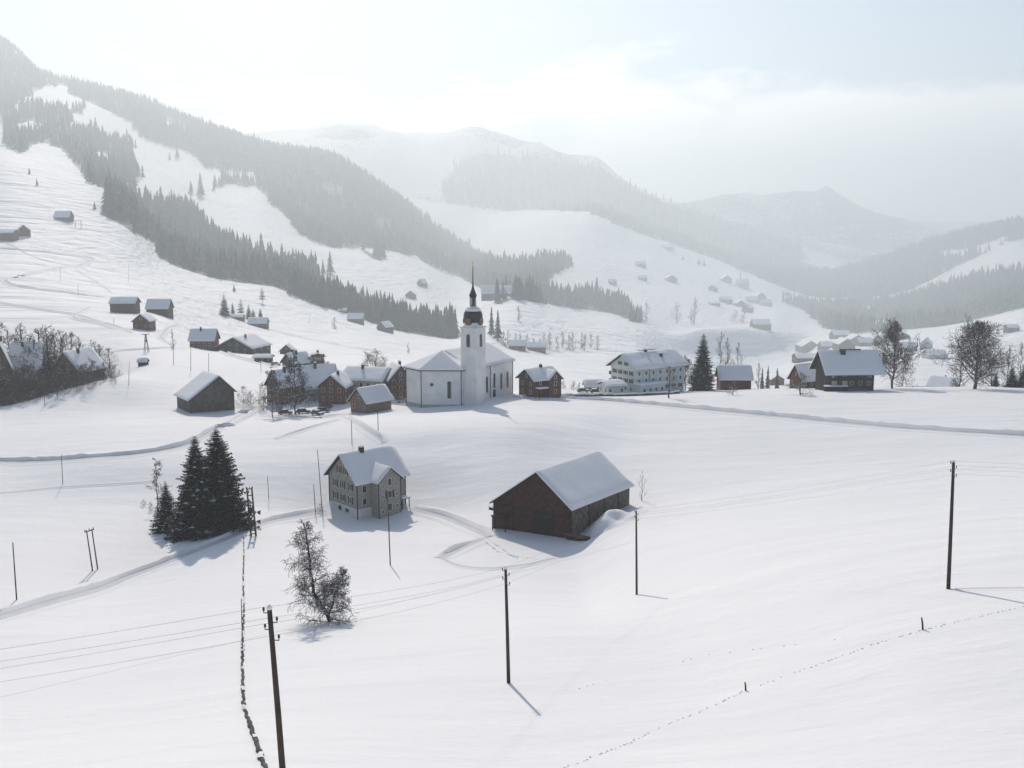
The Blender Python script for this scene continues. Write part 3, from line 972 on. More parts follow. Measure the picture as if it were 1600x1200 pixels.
# ------------------------------------------------------------------ the church
def church():
    A = Vector((-21.6, 306.0)); phi = R(-30.7)
    z0 = gz(-18, 303) - .1
    zt = lambda cy_: pt(735, 390 + cy_ / 4.445, 300.0).z - z0
    t = thing('church', 'white village church with a dark bulbous steeple dome and snowy roofs', 'church', (A.x, A.y, z0), phi)
    ev = pt(740, 577, 301).z - z0
    rz = pt(689, 547, 306).z - z0 - .5
    # nave
    w, y0, y1 = 19.0, 2.0, 26.7
    gable(t, w, 0, ev, ev, rz, 0, .7, M_CHURCHW, M_DARKW, .35, 3.0, y0=y0, y1=y1, ry0=1.0, seed=11, names=('nave_wall', 'nave_roof', 'snow_cover'))
    # many-sided choir with hipped roof
    P = [(-9.4, 4), (-9.4, -5.6), (-1.6, -8.5), (8.7, -2.4), (8.7, 4)]
    MB().prism_z(P, -3, ev + .1).build('choir_wall', M_CHURCHW, t)
    MB().prism_z([(-9.48, 4), (-9.48, -5.66), (-1.6, -8.6), (8.78, -2.45), (8.78, 4)], -3, .5).build('plinth', M_PALE, t)
    E = [(-10.1, 4.5), (-10.1, -6.1), (-1.6, -9.4), (9.5, -2.9), (9.5, 4.5)]

    def hip(zl, ztop, oe=0.0, cut=.3):
        v = [(x * (1 + oe), y * (1 + oe), zl) for x, y in E] + [(0, 0, ztop), (0, 4.5, ztop)]
        lo = [(x * (1 + oe), y * (1 + oe), zl - cut) for x, y in E]
        f = [(0, 1, 5, 6), (1, 2, 5), (2, 3, 5), (3, 4, 6, 5)]
        mb = MB(); mb.v = v + lo
        mb.f = [tuple(reversed(q)) for q in f] + [(0, 1, 8, 7), (1, 2, 9, 8), (2, 3, 10, 9), (3, 4, 11, 10), (7, 8, 9, 10, 11), (0, 7, 11, 4, 6)]
        return mb
    rf = hip(ev, rz - .1).build('choir_roof', M_DARKW, t)
    hip(ev + .38, rz + .35, .012, .36).build('snow_cover', M_SNOW, rf)
    # choir windows on the facet seen from the field
    a, b = Vector((-1.6, -8.5)), Vector((8.7, -2.4))
    d = (b - a).normalized(); rzf = math.atan2(d.y, d.x)
    q = a + (b - a) * .70
    window(t, None, 0, 0, 1.0, 5.2, (0, 0), arch=True, loc=(q.x, q.y, 5.0), rz=rzf, fm=M_PALE)
    q = a + (b - a) * .26
    o = MB().lathe([(.62, -.1), (.62, .02)], 14); o.v = [(x, -z * -1 if 0 else z - .02, y) for x, y, z in o.v]
    o = o.build('round_window', M_PALE, t, loc=(q.x, q.y, 6.6)); o.rotation_euler = (0, 0, rzf)
    i_ = MB().lathe([(.46, -.14), (.46, -.05)], 14); i_.v = [(x, z, y) for x, y, z in i_.v]
    i_.build('pane', M_GLASS, o)
    for c in ((-1.66, -8.58), (8.8, -2.5), (-9.46, -5.66)):
        MB().tube([(c[0], c[1], -1.5), (c[0], c[1], ev)], .13, 6).build('downpipe', M_IRON, t)
    # nave windows and side door
    for y, h in ((10.9, 5.0), (19.5, 5.2), (23.4, 5.2), (15.3, 4.6)):
        window(t, 'R', y, 4.9 if y != 15.3 else 5.6, .95, h, (9.5, 0), arch=True, fm=M_PALE)
    door(t, 'R', 15.3, 0, 1.5, 2.7, (9.5, 0))
    for y in (12.9, 26.6):
        MB().tube([(9.6, y, -1.5), (9.6, y, ev)], .12, 6).build('downpipe', M_IRON, t)
    # tower
    tx, ty, s = 10.7, 1.35, 5.4
    th = zt(543)
    tw = MB().box((tx, ty, th / 2 - 1.5), (s, s, th + 3)).build('tower', M_CHURCHW, t)
    MB().box((tx, ty, th + .12), (s + .5, s + .5, .28)).build('cornice', M_PLASTER, t)
    zw = (zt(588) + zt(676)) / 2; hh = zt(588) - zt(676)
    for rz_, lx_, ly_ in ((0, 0, -1), (math.pi / 2, 1, 0), (math.pi, 0, 1), (-math.pi / 2, -1, 0)):
        window(t, None, 0, 0, 1.15, hh, (0, 0), arch=True, loc=(tx + lx_ * s / 2, ty + ly_ * s / 2, zw), rz=rz_, fm=M_PALE)
    # dome: flared skirt under snow, dark onion, lantern, needle spire
    pr = lambda L_: [(r, zt(y)) for r, y in L_]
    MB().lathe(pr([(3.05, 540), (2.75, 531), (2.55, 520), (2.5, 508)]), 16, (tx, ty, .02), .35).build('dome_skirt', M_SNOW, t, smooth=True)
    dm = MB().lathe(pr([(2.45, 512), (2.5, 500), (2.75, 487), (2.86, 470), (2.8, 452), (2.6, 438), (2.25, 425), (1.7, 414), (1.2, 404), (1.0, 396)]), 16, (tx, ty, 0), .05).build('dome', M_COPPER, t, smooth=True)
    MB().lathe(pr([(2.38, 431), (2.3, 420), (1.85, 409), (1.3, 400), (.9, 396)]), 16, (tx, ty, .1), .05).build('snow_cap', M_SNOW, dm, smooth=True)
    ln_ = MB().lathe(pr([(.95, 396), (.95, 330), (1.2, 327), (1.2, 322), (.85, 300), (.5, 280), (.28, 258), (.2, 230), (.09, 121)]), 8, (tx, ty, 0)).build('lantern_spire', M_COPPER, t)
    for k in range(4):
        a_ = k * math.pi / 2 + math.pi / 8 * 0
        o = MB().box((0, -.93, (zt(388) + zt(338)) / 2), (.62, .1, zt(338) - zt(388))).build('lantern_opening', M_PALE, ln_, loc=(tx, ty, 0)); o.rotation_euler = (0, 0, a_)
    MB().lathe([(.05, -.24), (.2, -.15), (.26, 0), (.2, .15), (.05, .24)], 10, (tx, ty, zt(117))).build('spire_ball', M_GOLD, t, smooth=True)
    zc = zt(76)
    MB().box((tx, ty, (zc + zt(114)) / 2), (.1, .1, zc - zt(114))).box((tx, ty, zc - .65), (.9, .09, .1)).build('cross', M_GOLD, t)
    # clock faces in little dormers on the skirt
    for rz_, lx_, ly_ in ((0, 0, -1), (math.pi / 2, 1, 0), (math.pi, 0, 1), (-math.pi / 2, -1, 0)):
        Q = Matrix.Translation((tx + lx_ * 2.72, ty + ly_ * 2.72, zt(497))) @ Matrix.Rotation(rz_, 4, 'Z') @ Matrix.Rotation(math.pi / 2, 4, 'X')
        dz = xf(MB().lathe([(1.22, -.9), (1.22, .16), (1.1, .2)], 20), Q).build('clock_dormer', M_COPPER, t)
        cf = xf(MB().lathe([(1.02, .1), (1.02, .24)], 24), Q).build('clock_face', M_CLOCK, t)
        rg = MB()
        for k in range(12):
            a_ = k * math.pi / 6
            rg = MB().box((0, 0, 0), (.09, .24, .04), M=Matrix.Rotation(a_, 3, 'Z'))
            rg.v = [(x - .8 * math.sin(a_), y + .8 * math.cos(a_), z + .27) for x, y, z in rg.v]
            xf(rg, Q).build('hour_mark', M_GOLD, cf)
        for a_, L_ in ((.5, .78), (-1.5, .52)):
            h_ = MB().box((0, L_ / 2, .31 if L_ > .6 else .295), (.09, L_, .025))
            h_.v = [tuple(Matrix.Rotation(a_, 3, 'Z') @ Vector(p)) for p in h_.v]
            xf(h_, Q).build('clock_hand', M_GOLD, cf)


church()


# ------------------------------------------------------------------ the other houses
HSEED = [20]


def house(name, label, px, py, wpx, hpx, mode, wm=None, rm=None, wall=.5, ratio=1.2, snow=.4, over=.7, group=None,
          phi=None, Y=None, rows=1, nf=2, ns=3, win=True, shut=None, chim=True, rx=0.0, asym=0.0, cat='house', dx=0.0, wsz=1.0, Z=None, balc=0, top=None):
    """wpx,hpx: width of the face towards us and height of the ridge in photo pixels. mode: 'gable', 'long', or an angle in degrees"""
    Y = ST(Y) if Y is not None else None
    g = at(px, py) if Y is None else on(px, Y)
    if Y is None and g.y > 380 and py > 595: print('FARHOUSE', label, g.y); g = on(px, 360)
    s = F / g.y
    if top is not None: hpx = (pt(px, top, g.y).z - g.z) * s
    HSEED[0] += 1
    if mode == 'gable':
        ph = R(phi or 0); w = wpx / s; l = w * ratio
    elif mode == 'long':
        ph = R(phi if phi is not None else -88); l = wpx / s; w = l / ratio
    else:
        ph = R(mode); a = abs(ph)          # wpx = whole width of the two faces seen
        w = wpx / s / (math.cos(a) + ratio * math.sin(a)); l = w * ratio
    rz = hpx / s; hwall = rz * wall
    loc = (g.x, g.y + .35 * (w if mode == 'long' else l) * 1.0, g.z if Z is None else Z)
    loc = (loc[0] * loc[1] / g.y, loc[1], loc[2])
    gz2 = gz(loc[0], loc[1])
    if Z is None: loc = (loc[0], loc[1], min(loc[2], gz2 + 2.5))
    t = thing(name, label, cat, loc, ph, group)
    wm = wm or M_BROWN
    hl_, hr_ = hwall - asym, hwall
    gable(t, w, l, hl_, hr_, rz, rx * w, over, wm, rm or M_DARKW, snow, 3.5, seed=HSEED[0])
    D = (w / 2, l / 2)
    if win:
        fs = 'F' if abs(ph) < R(140) else 'B'
        st = min(2.9, hwall / max(rows, 1))
        ws, hs = min(.95, w * .1) * wsz, min(1.25, st * .5) * wsz
        for r in range(rows):
            z = st * (r + .58)
            windows(t, fs, nf, z, ws, hs, D, w * .62, shut=shut)
            side = 'R' if ph <= 0 else 'L'
            if ns: windows(t, side, ns, z, ws, hs, D, l * .68, shut=shut)
        if rz - hwall > 2.0:
            windows(t, fs, 1 if w < 9 else 2, hwall + (rz - hwall) * .33, ws * .9, hs * .85, D, w * .2, shut=shut)
        if balc:
            for r in range(1, balc + 1):
                balcony(t, fs, st * r, w * .92, D, 1.1)
    if chim:
        chimney(t, .12 * w, -.1 * l, rz - .9, rz + 1.0, .75)
    return t


H = house
# --- around the church
H('barn', 'grey brown barn with a broad lopsided snow roof left of the village', 322, 642, 97, 55, 35, M_GREYW, wall=.56, ratio=.95, asym=1.6, rx=.16, snow=.35, win=False, chim=False, cat='barn')
H('farm_house', 'brown gabled house behind the tall loose tree at the left end of the village', 447, 630, 58, 52, -42, M_BROWN, wall=.58, rows=2, snow=.22)
H('farm_house', 'pale grey house under a big plain slate coloured roof in the village', 497, 624, 70, 52, -58, M_PALE, M_SLATE, wall=.42, ratio=1.2, rows=1, nf=1, ns=2, snow=.16)
H('chalet', 'brown chalet with a snowy gable facing the camera in the middle of the village', 526, 630, 42, 45, 'gable', M_BROWN, wall=.62, ratio=1.2, phi=-8, rows=2, nf=3, snow=.45)
CREAM = H('village_house', 'cream house with a dormer and snowy roof behind the small hut', 577, 622, 70, 46, 'long', M_CREAM, wall=.66, ratio=1.25, phi=-108, rows=2, nf=3, ns=5, snow=.4)
def dormer(t, w, hr, rz, l):
    M = Matrix.Translation((0, -.05 * l, 0)) @ RZ90
    x = w * .30
    zb = rz - (rz - hr) * (x / (w / 2))
    o = MB().box((x - 1.0, -.05 * l, zb + .55), (2.4, l * .36, 1.9)).build('dormer', M_BROWN, t)
    windows(t, 'R', 3, zb + .75, .7, .8, (x + .2, 0), l * .22, c=-.05 * l)
    MB().box((x - .9, -.05 * l, zb + 1.75), (3.0, l * .42, .5)).build('snow_cover', M_SNOW, o)


_d = CREAM.children[0].dimensions
dormer(CREAM, _d.x, (_d.z - 3.5) * .66, _d.z - 3.55, _d.y)
H('apartment_house', 'dark timber house with stacked balconies just left of the church', 620, 622, 36, 52, 'gable', M_GREYW, wall=.62, ratio=1.4, phi=22, rows=3, nf=3, snow=.25, balc=2)
H('hut', 'small light brown shed with snowy gable roof in front of the village', 580, 644, 63, 38, -40, mat('tan_boards', (0.24, .165, .115), .9, .3, 1.0, stripes=2.5, axis='X'), wall=.5, ratio=1.4, rows=1, nf=2, ns=0, chim=False, snow=.3, cat='shed')
H('village_house', 'grey house with a wide snowy roof behind the tall loose tree', 464, 579, 44, 27, -40, M_GREYW, wall=.5, rows=1, snow=.25)
H('apartment_house', 'narrow block with three tiers of snowy balconies behind the village', 494, 577, 22, 25, 'gable', M_PALE, wall=.82, ratio=1.0, phi=25, rows=2, snow=.3, balc=2)
H('hut', 'flat little kiosk with thick snow on its roof above the village', 412, 566, 26, 11, 'long', M_RUST, wall=.7, ratio=1.5, rows=1, nf=1, ns=3, chim=False, cat='shed')
H('village_house', 'small dark gable peeking out above the grey house behind the village', 450, 556, 20, 15, 'gable', M_BROWN, wall=.4, Y=440, ratio=1.1, snow=.3, chim=False)
H('chalet', 'wide low chalet with a broad snowy roof at the foot of the ski slope', 381, 552, 62, 25, 'gable', M_GREYW, wall=.38, ratio=1.0, phi=-14, rows=1, nf=4, snow=.5)
H('farm_house', 'square brown farmhouse with a plain snow roof at the foot of the ski slope', 320, 546, 37, 31, 'long', M_BROWN, wall=.5, ratio=1.1, rows=2, ns=4, snow=.25)
# --- hillside at left
H('barn', 'long brown barn with flat snow roof, left one of the pair on the hillside', 196, 489, 38, 24, 'long', M_GREYW, wall=.66, ratio=1.5, win=False, chim=False, snow=.45, cat='barn')
H('barn', 'brown barn with blue grey shaded roof, right one of the pair on the hillside', 250, 492, 33, 24, 'long', M_GREYW, wall=.45, ratio=1.15, win=False, chim=False, snow=.2, cat='barn')
H('hut', 'small gabled hut just below the pair of hillside barns', 226, 515, 25, 24, 'gable', M_BROWN, wall=.58, rows=1, nf=2, chim=False, snow=.4, cat='hut')
H('hut', 'tiny dark lift hut below the lift tower on the left slope', 224, 571, 13, 10, 'long', M_DARKW, wall=.6, win=False, chim=False, snow=.35, over=.35, cat='hut')
H('barn', 'lone barn high on the left ski slope beside the lift gantry', 100, 345, 23, 15, 'long', M_GREYW, wall=.4, ratio=1.2, win=False, chim=False, snow=.25, cat='barn')
H('barn', 'brown hillside barn with its gable turned right near the left edge', 36, 369, 27, 17, 35, M_BROWN, wall=.5, ratio=1.1, win=False, chim=False, snow=.3, cat='barn')
H('barn', 'flat roofed snowy barn cut by the left edge of the picture', 8, 376, 34, 17, 'long', M_BROWN, wall=.7, ratio=1.6, win=False, chim=False, snow=.7, cat='barn')
H('chalet', 'grey gabled chalet above the thicket at the left edge', 6, 590, 34, 50, 'gable', M_GREYW, wall=.62, phi=24, Y=352, rows=2, nf=2, snow=.45, top=531)
H('chalet', 'chalet with a long snow roof deep in the thicket at left', 48, 590, 44, 42, 'long', M_BROWN, wall=.5, phi=-80, Y=362, rows=2, snow=.6, top=539)
H('chalet', 'chalet with a bright snow gable at the right end of the bare tree thicket', 125, 600, 52, 44, 'gable', M_BROWN, wall=.58, phi=-14, Y=360, rows=2, snow=.6, top=550)
# --- hill behind the village
H('chalet', 'snowy chalet below the row of small spruces on the hillside', 404, 511, 28, 14, 'long', M_BROWN, wall=.45, ratio=1.3, rows=1, ns=3, snow=.6, chim=False)
H('hut', 'low hut with a snow loaded roof half buried beside the small spruces', 369, 499, 24, 7, 'long', M_BROWN, wall=.5, ratio=1.6, win=False, chim=False, snow=.6, over=.4, cat='hut')
H('barn', 'grey barn on the middle slope, left one of two above the village', 556, 505, 24, 15, 'long', M_GREYW, wall=.5, ratio=1.3, win=False, chim=False, snow=.4, cat='barn')
H('barn', 'grey barn on the middle slope, right one of two above the village', 602, 519, 25, 16, -30, M_GREYW, wall=.5, win=False, chim=False, snow=.5, cat='barn')
H('hut', 'tiny snowy hut at the lower edge of the gully forest', 535, 488, 13, 6, 'long', M_BROWN, wall=.5, win=False, chim=False, snow=.8, cat='hut')
H('hut', 'small hut at the top edge of the dark strip of spruces above the church', 642, 466, 15, 12, 'gable', M_GREYW, wall=.5, win=False, chim=False, snow=.5, cat='hut')
H('hut', 'small brown hut alone on the bright slope left of the steeple', 660, 448, 16, 12, -35, M_GREYW, wall=.5, win=False, chim=False, snow=.5, cat='hut')
H('farm_house', 'large farmstead with long snow roof on the smooth hill right of the steeple', 776, 467, 48, 20, 'long', M_GREYW, wall=.42, ratio=1.6, rows=1, ns=4, snow=.6)
H('village_house', 'snow roofed house behind the nave, left one of two on the valley side', 808, 547, 26, 15, 'long', M_BROWN, wall=.5, rows=1, ns=3, snow=.7, chim=False)
H('village_house', 'snow roofed house behind the nave, right one of two on the valley side', 838, 549, 28, 14, 'long', M_GREYW, wall=.5, rows=1, ns=3, snow=.7, chim=False)
# --- right of the church
H('hut', 'low shed with thick snow roof between the brown chalet and the hotel', 928, 610, 28, 15, 'long', M_BROWN, wall=.5, ratio=1.3, rows=1, ns=2, chim=False, snow=.6, cat='shed')
H('garage', 'pale garage with thick snow on its roof in front of the hotel', 956, 617, 30, 20, 'long', M_MINT, wall=.75, ratio=1.0, rows=1, ns=2, chim=False, snow=.7, phi=-70, cat='garage')
H('barn', 'red brown barn with deep snow roof right of the big spruce', 1146, 608, 48, 36, 'long', M_RUST, wall=.52, ratio=1.3, win=False, chim=False, snow=.5, phi=-92, cat='barn')
H('farm_house', 'low house with a broad snow roof just left of the dark chalet', 1258, 606, 46, 36, -68, M_BROWN, wall=.42, ratio=1.2, rows=1, ns=3, snow=.5, chim=False)
H('village_house', 'small brown gabled house in the valley left of the dark chalet', 1212, 571, 20, 16, 'gable', M_RUST, wall=.6, rows=1, nf=2, snow=.5, Y=560)
H('village_house', 'blue grey gabled house in the dip behind the bare trees at right', 1470, 604, 48, 34, 40, M_PALE, wall=.55, ratio=1.2, rows=2, nf=3, ns=2, snow=.5, Y=480)
H('village_house', 'lower snow roofed house in the dip right of the dark chalet', 1425, 606, 44, 22, 'long', M_BROWN, wall=.45, rows=1, ns=3, snow=.6, Y=470, phi=-75)
H('barn', 'lone grey barn on the snow slope at the right edge', 1580, 519, 18, 12, 'long', M_GREYW, wall=.6, win=False, chim=False, snow=.5, cat='barn')
# --- the big snow meadow and the hamlet on its edge
for (x, y, a, b, md, wm_, lab) in (
    (957, 445, 12, 9, 'long', M_GREYW, 'grey hut at the foot of the big far snow meadow'),
    (1004, 438, 13, 8, 'long', M_GREYW, 'low snowy hut in the middle of the big far snow meadow'),
    (1048, 440, 17, 10, 'gable', M_GREYW, 'broad hut right of centre on the big far snow meadow'),
    (1001, 417, 15, 9, 'long', M_GREYW, 'upper snowy hut high on the big far snow meadow'),
    (1042, 390, 20, 8, 'long', M_PALE, 'flat snow covered hut near the top of the far meadow'),
    (1134, 441, 15, 11, 'gable', M_GREYW, 'upper left house of the hazy far hamlet'),
    (1114, 455, 16, 10, -30, M_GREYW, 'hut left of the hazy far hamlet'),
    (1160, 449, 18, 13, 'long', M_PALE, 'tallest pale house of the hazy far hamlet'),
    (1134, 473, 18, 10, 'long', M_GREYW, 'lower left house of the hazy far hamlet'),
    (1156, 479, 16, 10, 'gable', M_GREYW, 'dark gabled house at the foot of the far hamlet'),
    (1168, 488, 20, 13, -35, M_GREYW, 'house standing lowest below the far hamlet'),
    (1175, 473, 18, 10, 'long', M_PALE, 'snow roofed house in the middle of the far hamlet'),
    (1187, 470, 16, 13, 'gable', M_GREYW, 'grey gabled house on the forest edge of the far hamlet'),
    (1196, 478, 17, 10, 'long', M_PALE, 'bright snow roofed house on the right of the far hamlet'),
    (1228, 461, 12, 7, 'long', M_PALE, 'tiny bright house against the far forest right of the hamlet'),
    (1116, 477, 16, 6, 'long', M_GREYW, 'low long shed left below the far hamlet'),
    (1188, 514, 28, 15, 'long', M_GREYW, 'grey barn on the bright slope above the valley village')):
    H('far_house' if 'house' in lab else ('far_barn' if 'barn' in lab else 'far_hut'), lab, x, y, a, b, md, wm_, wall=.5, rows=1, nf=2, ns=2, chim=False, snow=.7, wsz=1.3, cat='house' if 'house' in lab else ('barn' if 'barn' in lab else 'hut'))
# --- valley village behind the dark chalet
VV = [(1262, 549, 30, 18, 'gable', M_GREYW, 740, 'broad gabled roof at the left front of the valley village'),
      (1292, 546, 24, 13, 'long', M_GREYW, 760, 'house with flat snow roof in the valley village, left of its middle'),
      (1318, 545, 26, 17, 'gable', M_GREYW, 800, 'dark gabled house in the middle of the valley village'),
      (1336, 536, 24, 14, 'gable', M_GREYW, 900, 'gabled house at the upper middle of the valley village'),
      (1350, 540, 22, 13, 'long', M_BROWN, 860, 'snow roofed house right of centre in the valley village'),
      (1374, 538, 26, 15, -35, M_GREYW, 880, 'house with a bright roof slope right in the valley village'),
      (1312, 528, 26, 12, 'long', M_GREYW, 1000, 'rear house at the back of the valley village under the forest'),
      (1258, 564, 34, 12, 'long', M_BROWN, 640, 'long low snow roofed building in front of the valley village'),
      (1415, 549, 26, 15, 'long', M_GREYW, 760, 'house between the two bare trees, upper left one'),
      (1447, 545, 24, 18, -30, M_PALE, 800, 'pale house with chimney between the two bare trees, upper right one'),
      (1460, 560, 30, 14, 'long', M_PALE, 650, 'pale snow roofed house between the two bare trees, lower one'),
      (1405, 530, 24, 12, 'gable', M_GREYW, 980, 'rear gabled house behind the slender bare tree')]
for (x, y, a, b, md, wm_, Yd, lab) in VV:
    H('village_house', lab, x, y + 1, a, b, md, wm_, wall=.5, rows=2, nf=3, ns=3, chim=True, snow=.6)


# --- hotel
def hotel():
    c0 = at(992, 616)
    phi = R(-56); w, l = 13.0, 23.0
    s = c0.y / F
    lx, ly = Vector((math.cos(phi), math.sin(phi))), Vector((-math.sin(phi), math.cos(phi)))
    ctr = Vector((c0.x, c0.y)) - lx * (w / 2) + ly * (l / 2)
    ev, rz = 42 * s, 60 * s
    t = thing('hotel', 'large pale green four storey building with rows of shuttered windows right of the church', 'house', (ctr.x, ctr.y, c0.z), phi)
    D = (w / 2, l / 2)
    gable(t, w, l, ev, ev, rz, 0, 1.3, M_MINT, M_DARKW, .55, 4, seed=77)
    st = ev / 3.35
    for r in (1, 2):
        windows(t, 'F', 4, st * (r + .55), .95, 1.3, D, w * .68, shut=M_SHUT2)
    windows(t, 'F', 2, ev + (rz - ev) * .22, .9, 1.2, D, w * .26, shut=M_SHUT2)
    windows(t, 'F', 4, st * .55, .9, 1.1, D, w * .68)
    for r in (0, 1, 2):
        windows(t, 'R', 7, st * (r + .55), .85, 1.2, D, l * .84, shut=M_SHUT2 if r == 0 else None)
    for r in (1.15, 2.15):
        o = MB().box((-w / 2 - .75, -l / 2 + 1.5, st * r), (1.5, 2.4, 1.2)).build('balcony', M_DARKW, t)
    for y, x in ((-1.5, 0.2), (3.2, 3.2)):
        chimney(t, x, y, rz - 1.9 if x > 1 else rz - .5, rz + 1.2 if x < 1 else rz - .2, .9, M_IRON)
    MB().tube([(0, -l * .2, rz + 1.0), (0, l * .15, rz + 1.0)], .12, 5).build('snow_guard', M_IRON, t)
    MB().tube([(w / 2 + .08, -l * .22, -1), (w / 2 + .08, -l * .22, ev)], .1, 6).build('downpipe', M_IRON, t)
    a = MB().box((w / 2 + 1.9, -l / 2 + 5, 1.3), (3.8, 11, 4.6)).build('annex', M_MINT, t)
    MB().box((w / 2 + 1.9, -l / 2 + 5, 3.86), (4.2, 11.4, .5)).build('snow_cover', M_SNOW, a)
    windows(t, 'R', 4, 1.7, .9, 1.1, (w / 2 + 3.8, 0), 8.0, c=-l / 2 + 5)


hotel()


def winged_chalet():
    c0 = at(835, 622)
    phi = R(-55); w, l = 8.4, 9.8
    s = c0.y / F
    lx, ly = Vector((math.cos(phi), math.sin(phi))), Vector((-math.sin(phi), math.cos(phi)))
    ctr = Vector((c0.x, c0.y)) - lx * (w / 2) + ly * (l / 2)
    ev, rz = 29 * s, 43 * s
    t = thing('chalet', 'dark red brown chalet with two snowy gables just right of the church', 'house', (ctr.x, ctr.y, c0.z), phi)
    D = (w / 2, l / 2)
    gable(t, w, l, ev, ev, rz, 0, .8, M_RUST, M_DARKW, .45, 3, seed=31)
    M = Matrix.Translation((0, 2.3, 0)) @ RZ90
    gable(t, 4.8, 0, ev, ev, ev + 2.3, 0, .5, M_RUST, M_DARKW, .42, 3, M=M, names=('wing', 'wing_roof', 'snow_cover'), y0=-(w / 2 + 1.4), y1=-(w / 2 - .3), ry1=-1.0, seed=33)
    for z in (1.6, 4.2):
        windows(t, 'F', 2, z, .9, 1.1, D, 4.2)
        window(t, 'R', 2.3, z, .9, 1.3, (w / 2 + 1.4, 0))
    window(t, 'F', 0, ev + .9, .8, 1.0, D)
    window(t, 'R', 2.3, ev + .4, .8, .9, (w / 2 + 1.4, 0))
    o = MB().box((w / 2 + .9, -2.6, 2.9), (2.0, 3.6, .2)).build('porch_roof', M_DARKW, t)
    MB().box((w / 2 + .9, -2.6, 3.22), (2.1, 3.7, .42)).build('snow_cover', M_SNOW, o)
    for y in (-4.2, -1.0):
        MB().box((w / 2 + 1.75, y, .9), (.16, .16, 3.9)).build('porch_post', M_DARKW, t)
    window(t, 'R', -2.6, 4.6, .8, .9, D)
    chimney(t, 0, .6, rz - .5, rz + 1.2, .8, M_IRON)


winged_chalet()


def dark_chalet():
    c0 = at(1328, 611)
    s = c0.y / F
    l, w = 73 * s, 12.5
    t = thing('chalet', 'dark timber chalet with a huge snow roof standing on the brow at right', 'house', (c0.x, c0.y + w / 2, c0.z), R(-87))
    D = (w / 2, l / 2)
    ev, rz = 33 * s, 60 * s
    gable(t, w, l, ev, ev, rz, 0, 1.6, mat('tarred_timber', (.035, .024, .02), .9, .3, 1.2, stripes=3, axis='Z'), M_DARKW, .55, 3, seed=41, ry0=-l / 2 - 1.8, ry1=l / 2 + 3.2)
    for z in (2.6, 5.3):
        windows(t, 'R', 2, z, 1.5, 1.5, D, 3.6, c=-l * .26, pm=mat('pale_curtain', (.42, .43, .38), .8, .1, 2))
        windows(t, 'R', 3, z, 1.0, 1.2, D, 6.0, c=l * .2)
    balcony(t, 'R', 4.0, l * .6, D, 1.0, t=-l * .08, m=M_DARKW)
    o = MB().box((1.2, -l * .1, rz - .2), (1.6, 1.6, 2.2)).build('chimney', M_IRON, t)
    MB().box((.2, l * .1, rz + .62), (.3, 7.0, .3)).build('ridge_board', M_IRON, t)
    o = MB().box((w / 2 + .9, -l * .36, .6), (1.6, 7.5, 2.4)).build('wood_stack', M_DARKW, t)
    MB().box((w / 2 + .9, -l * .36, 1.95), (1.8, 7.7, .3)).build('snow_cover', M_SNOW, o)
    MB().box((w / 2 + .4, l * .1, .3), (.7, l * .5, 1.2)).build('bench_wall', M_GREYW, t)


dark_chalet()

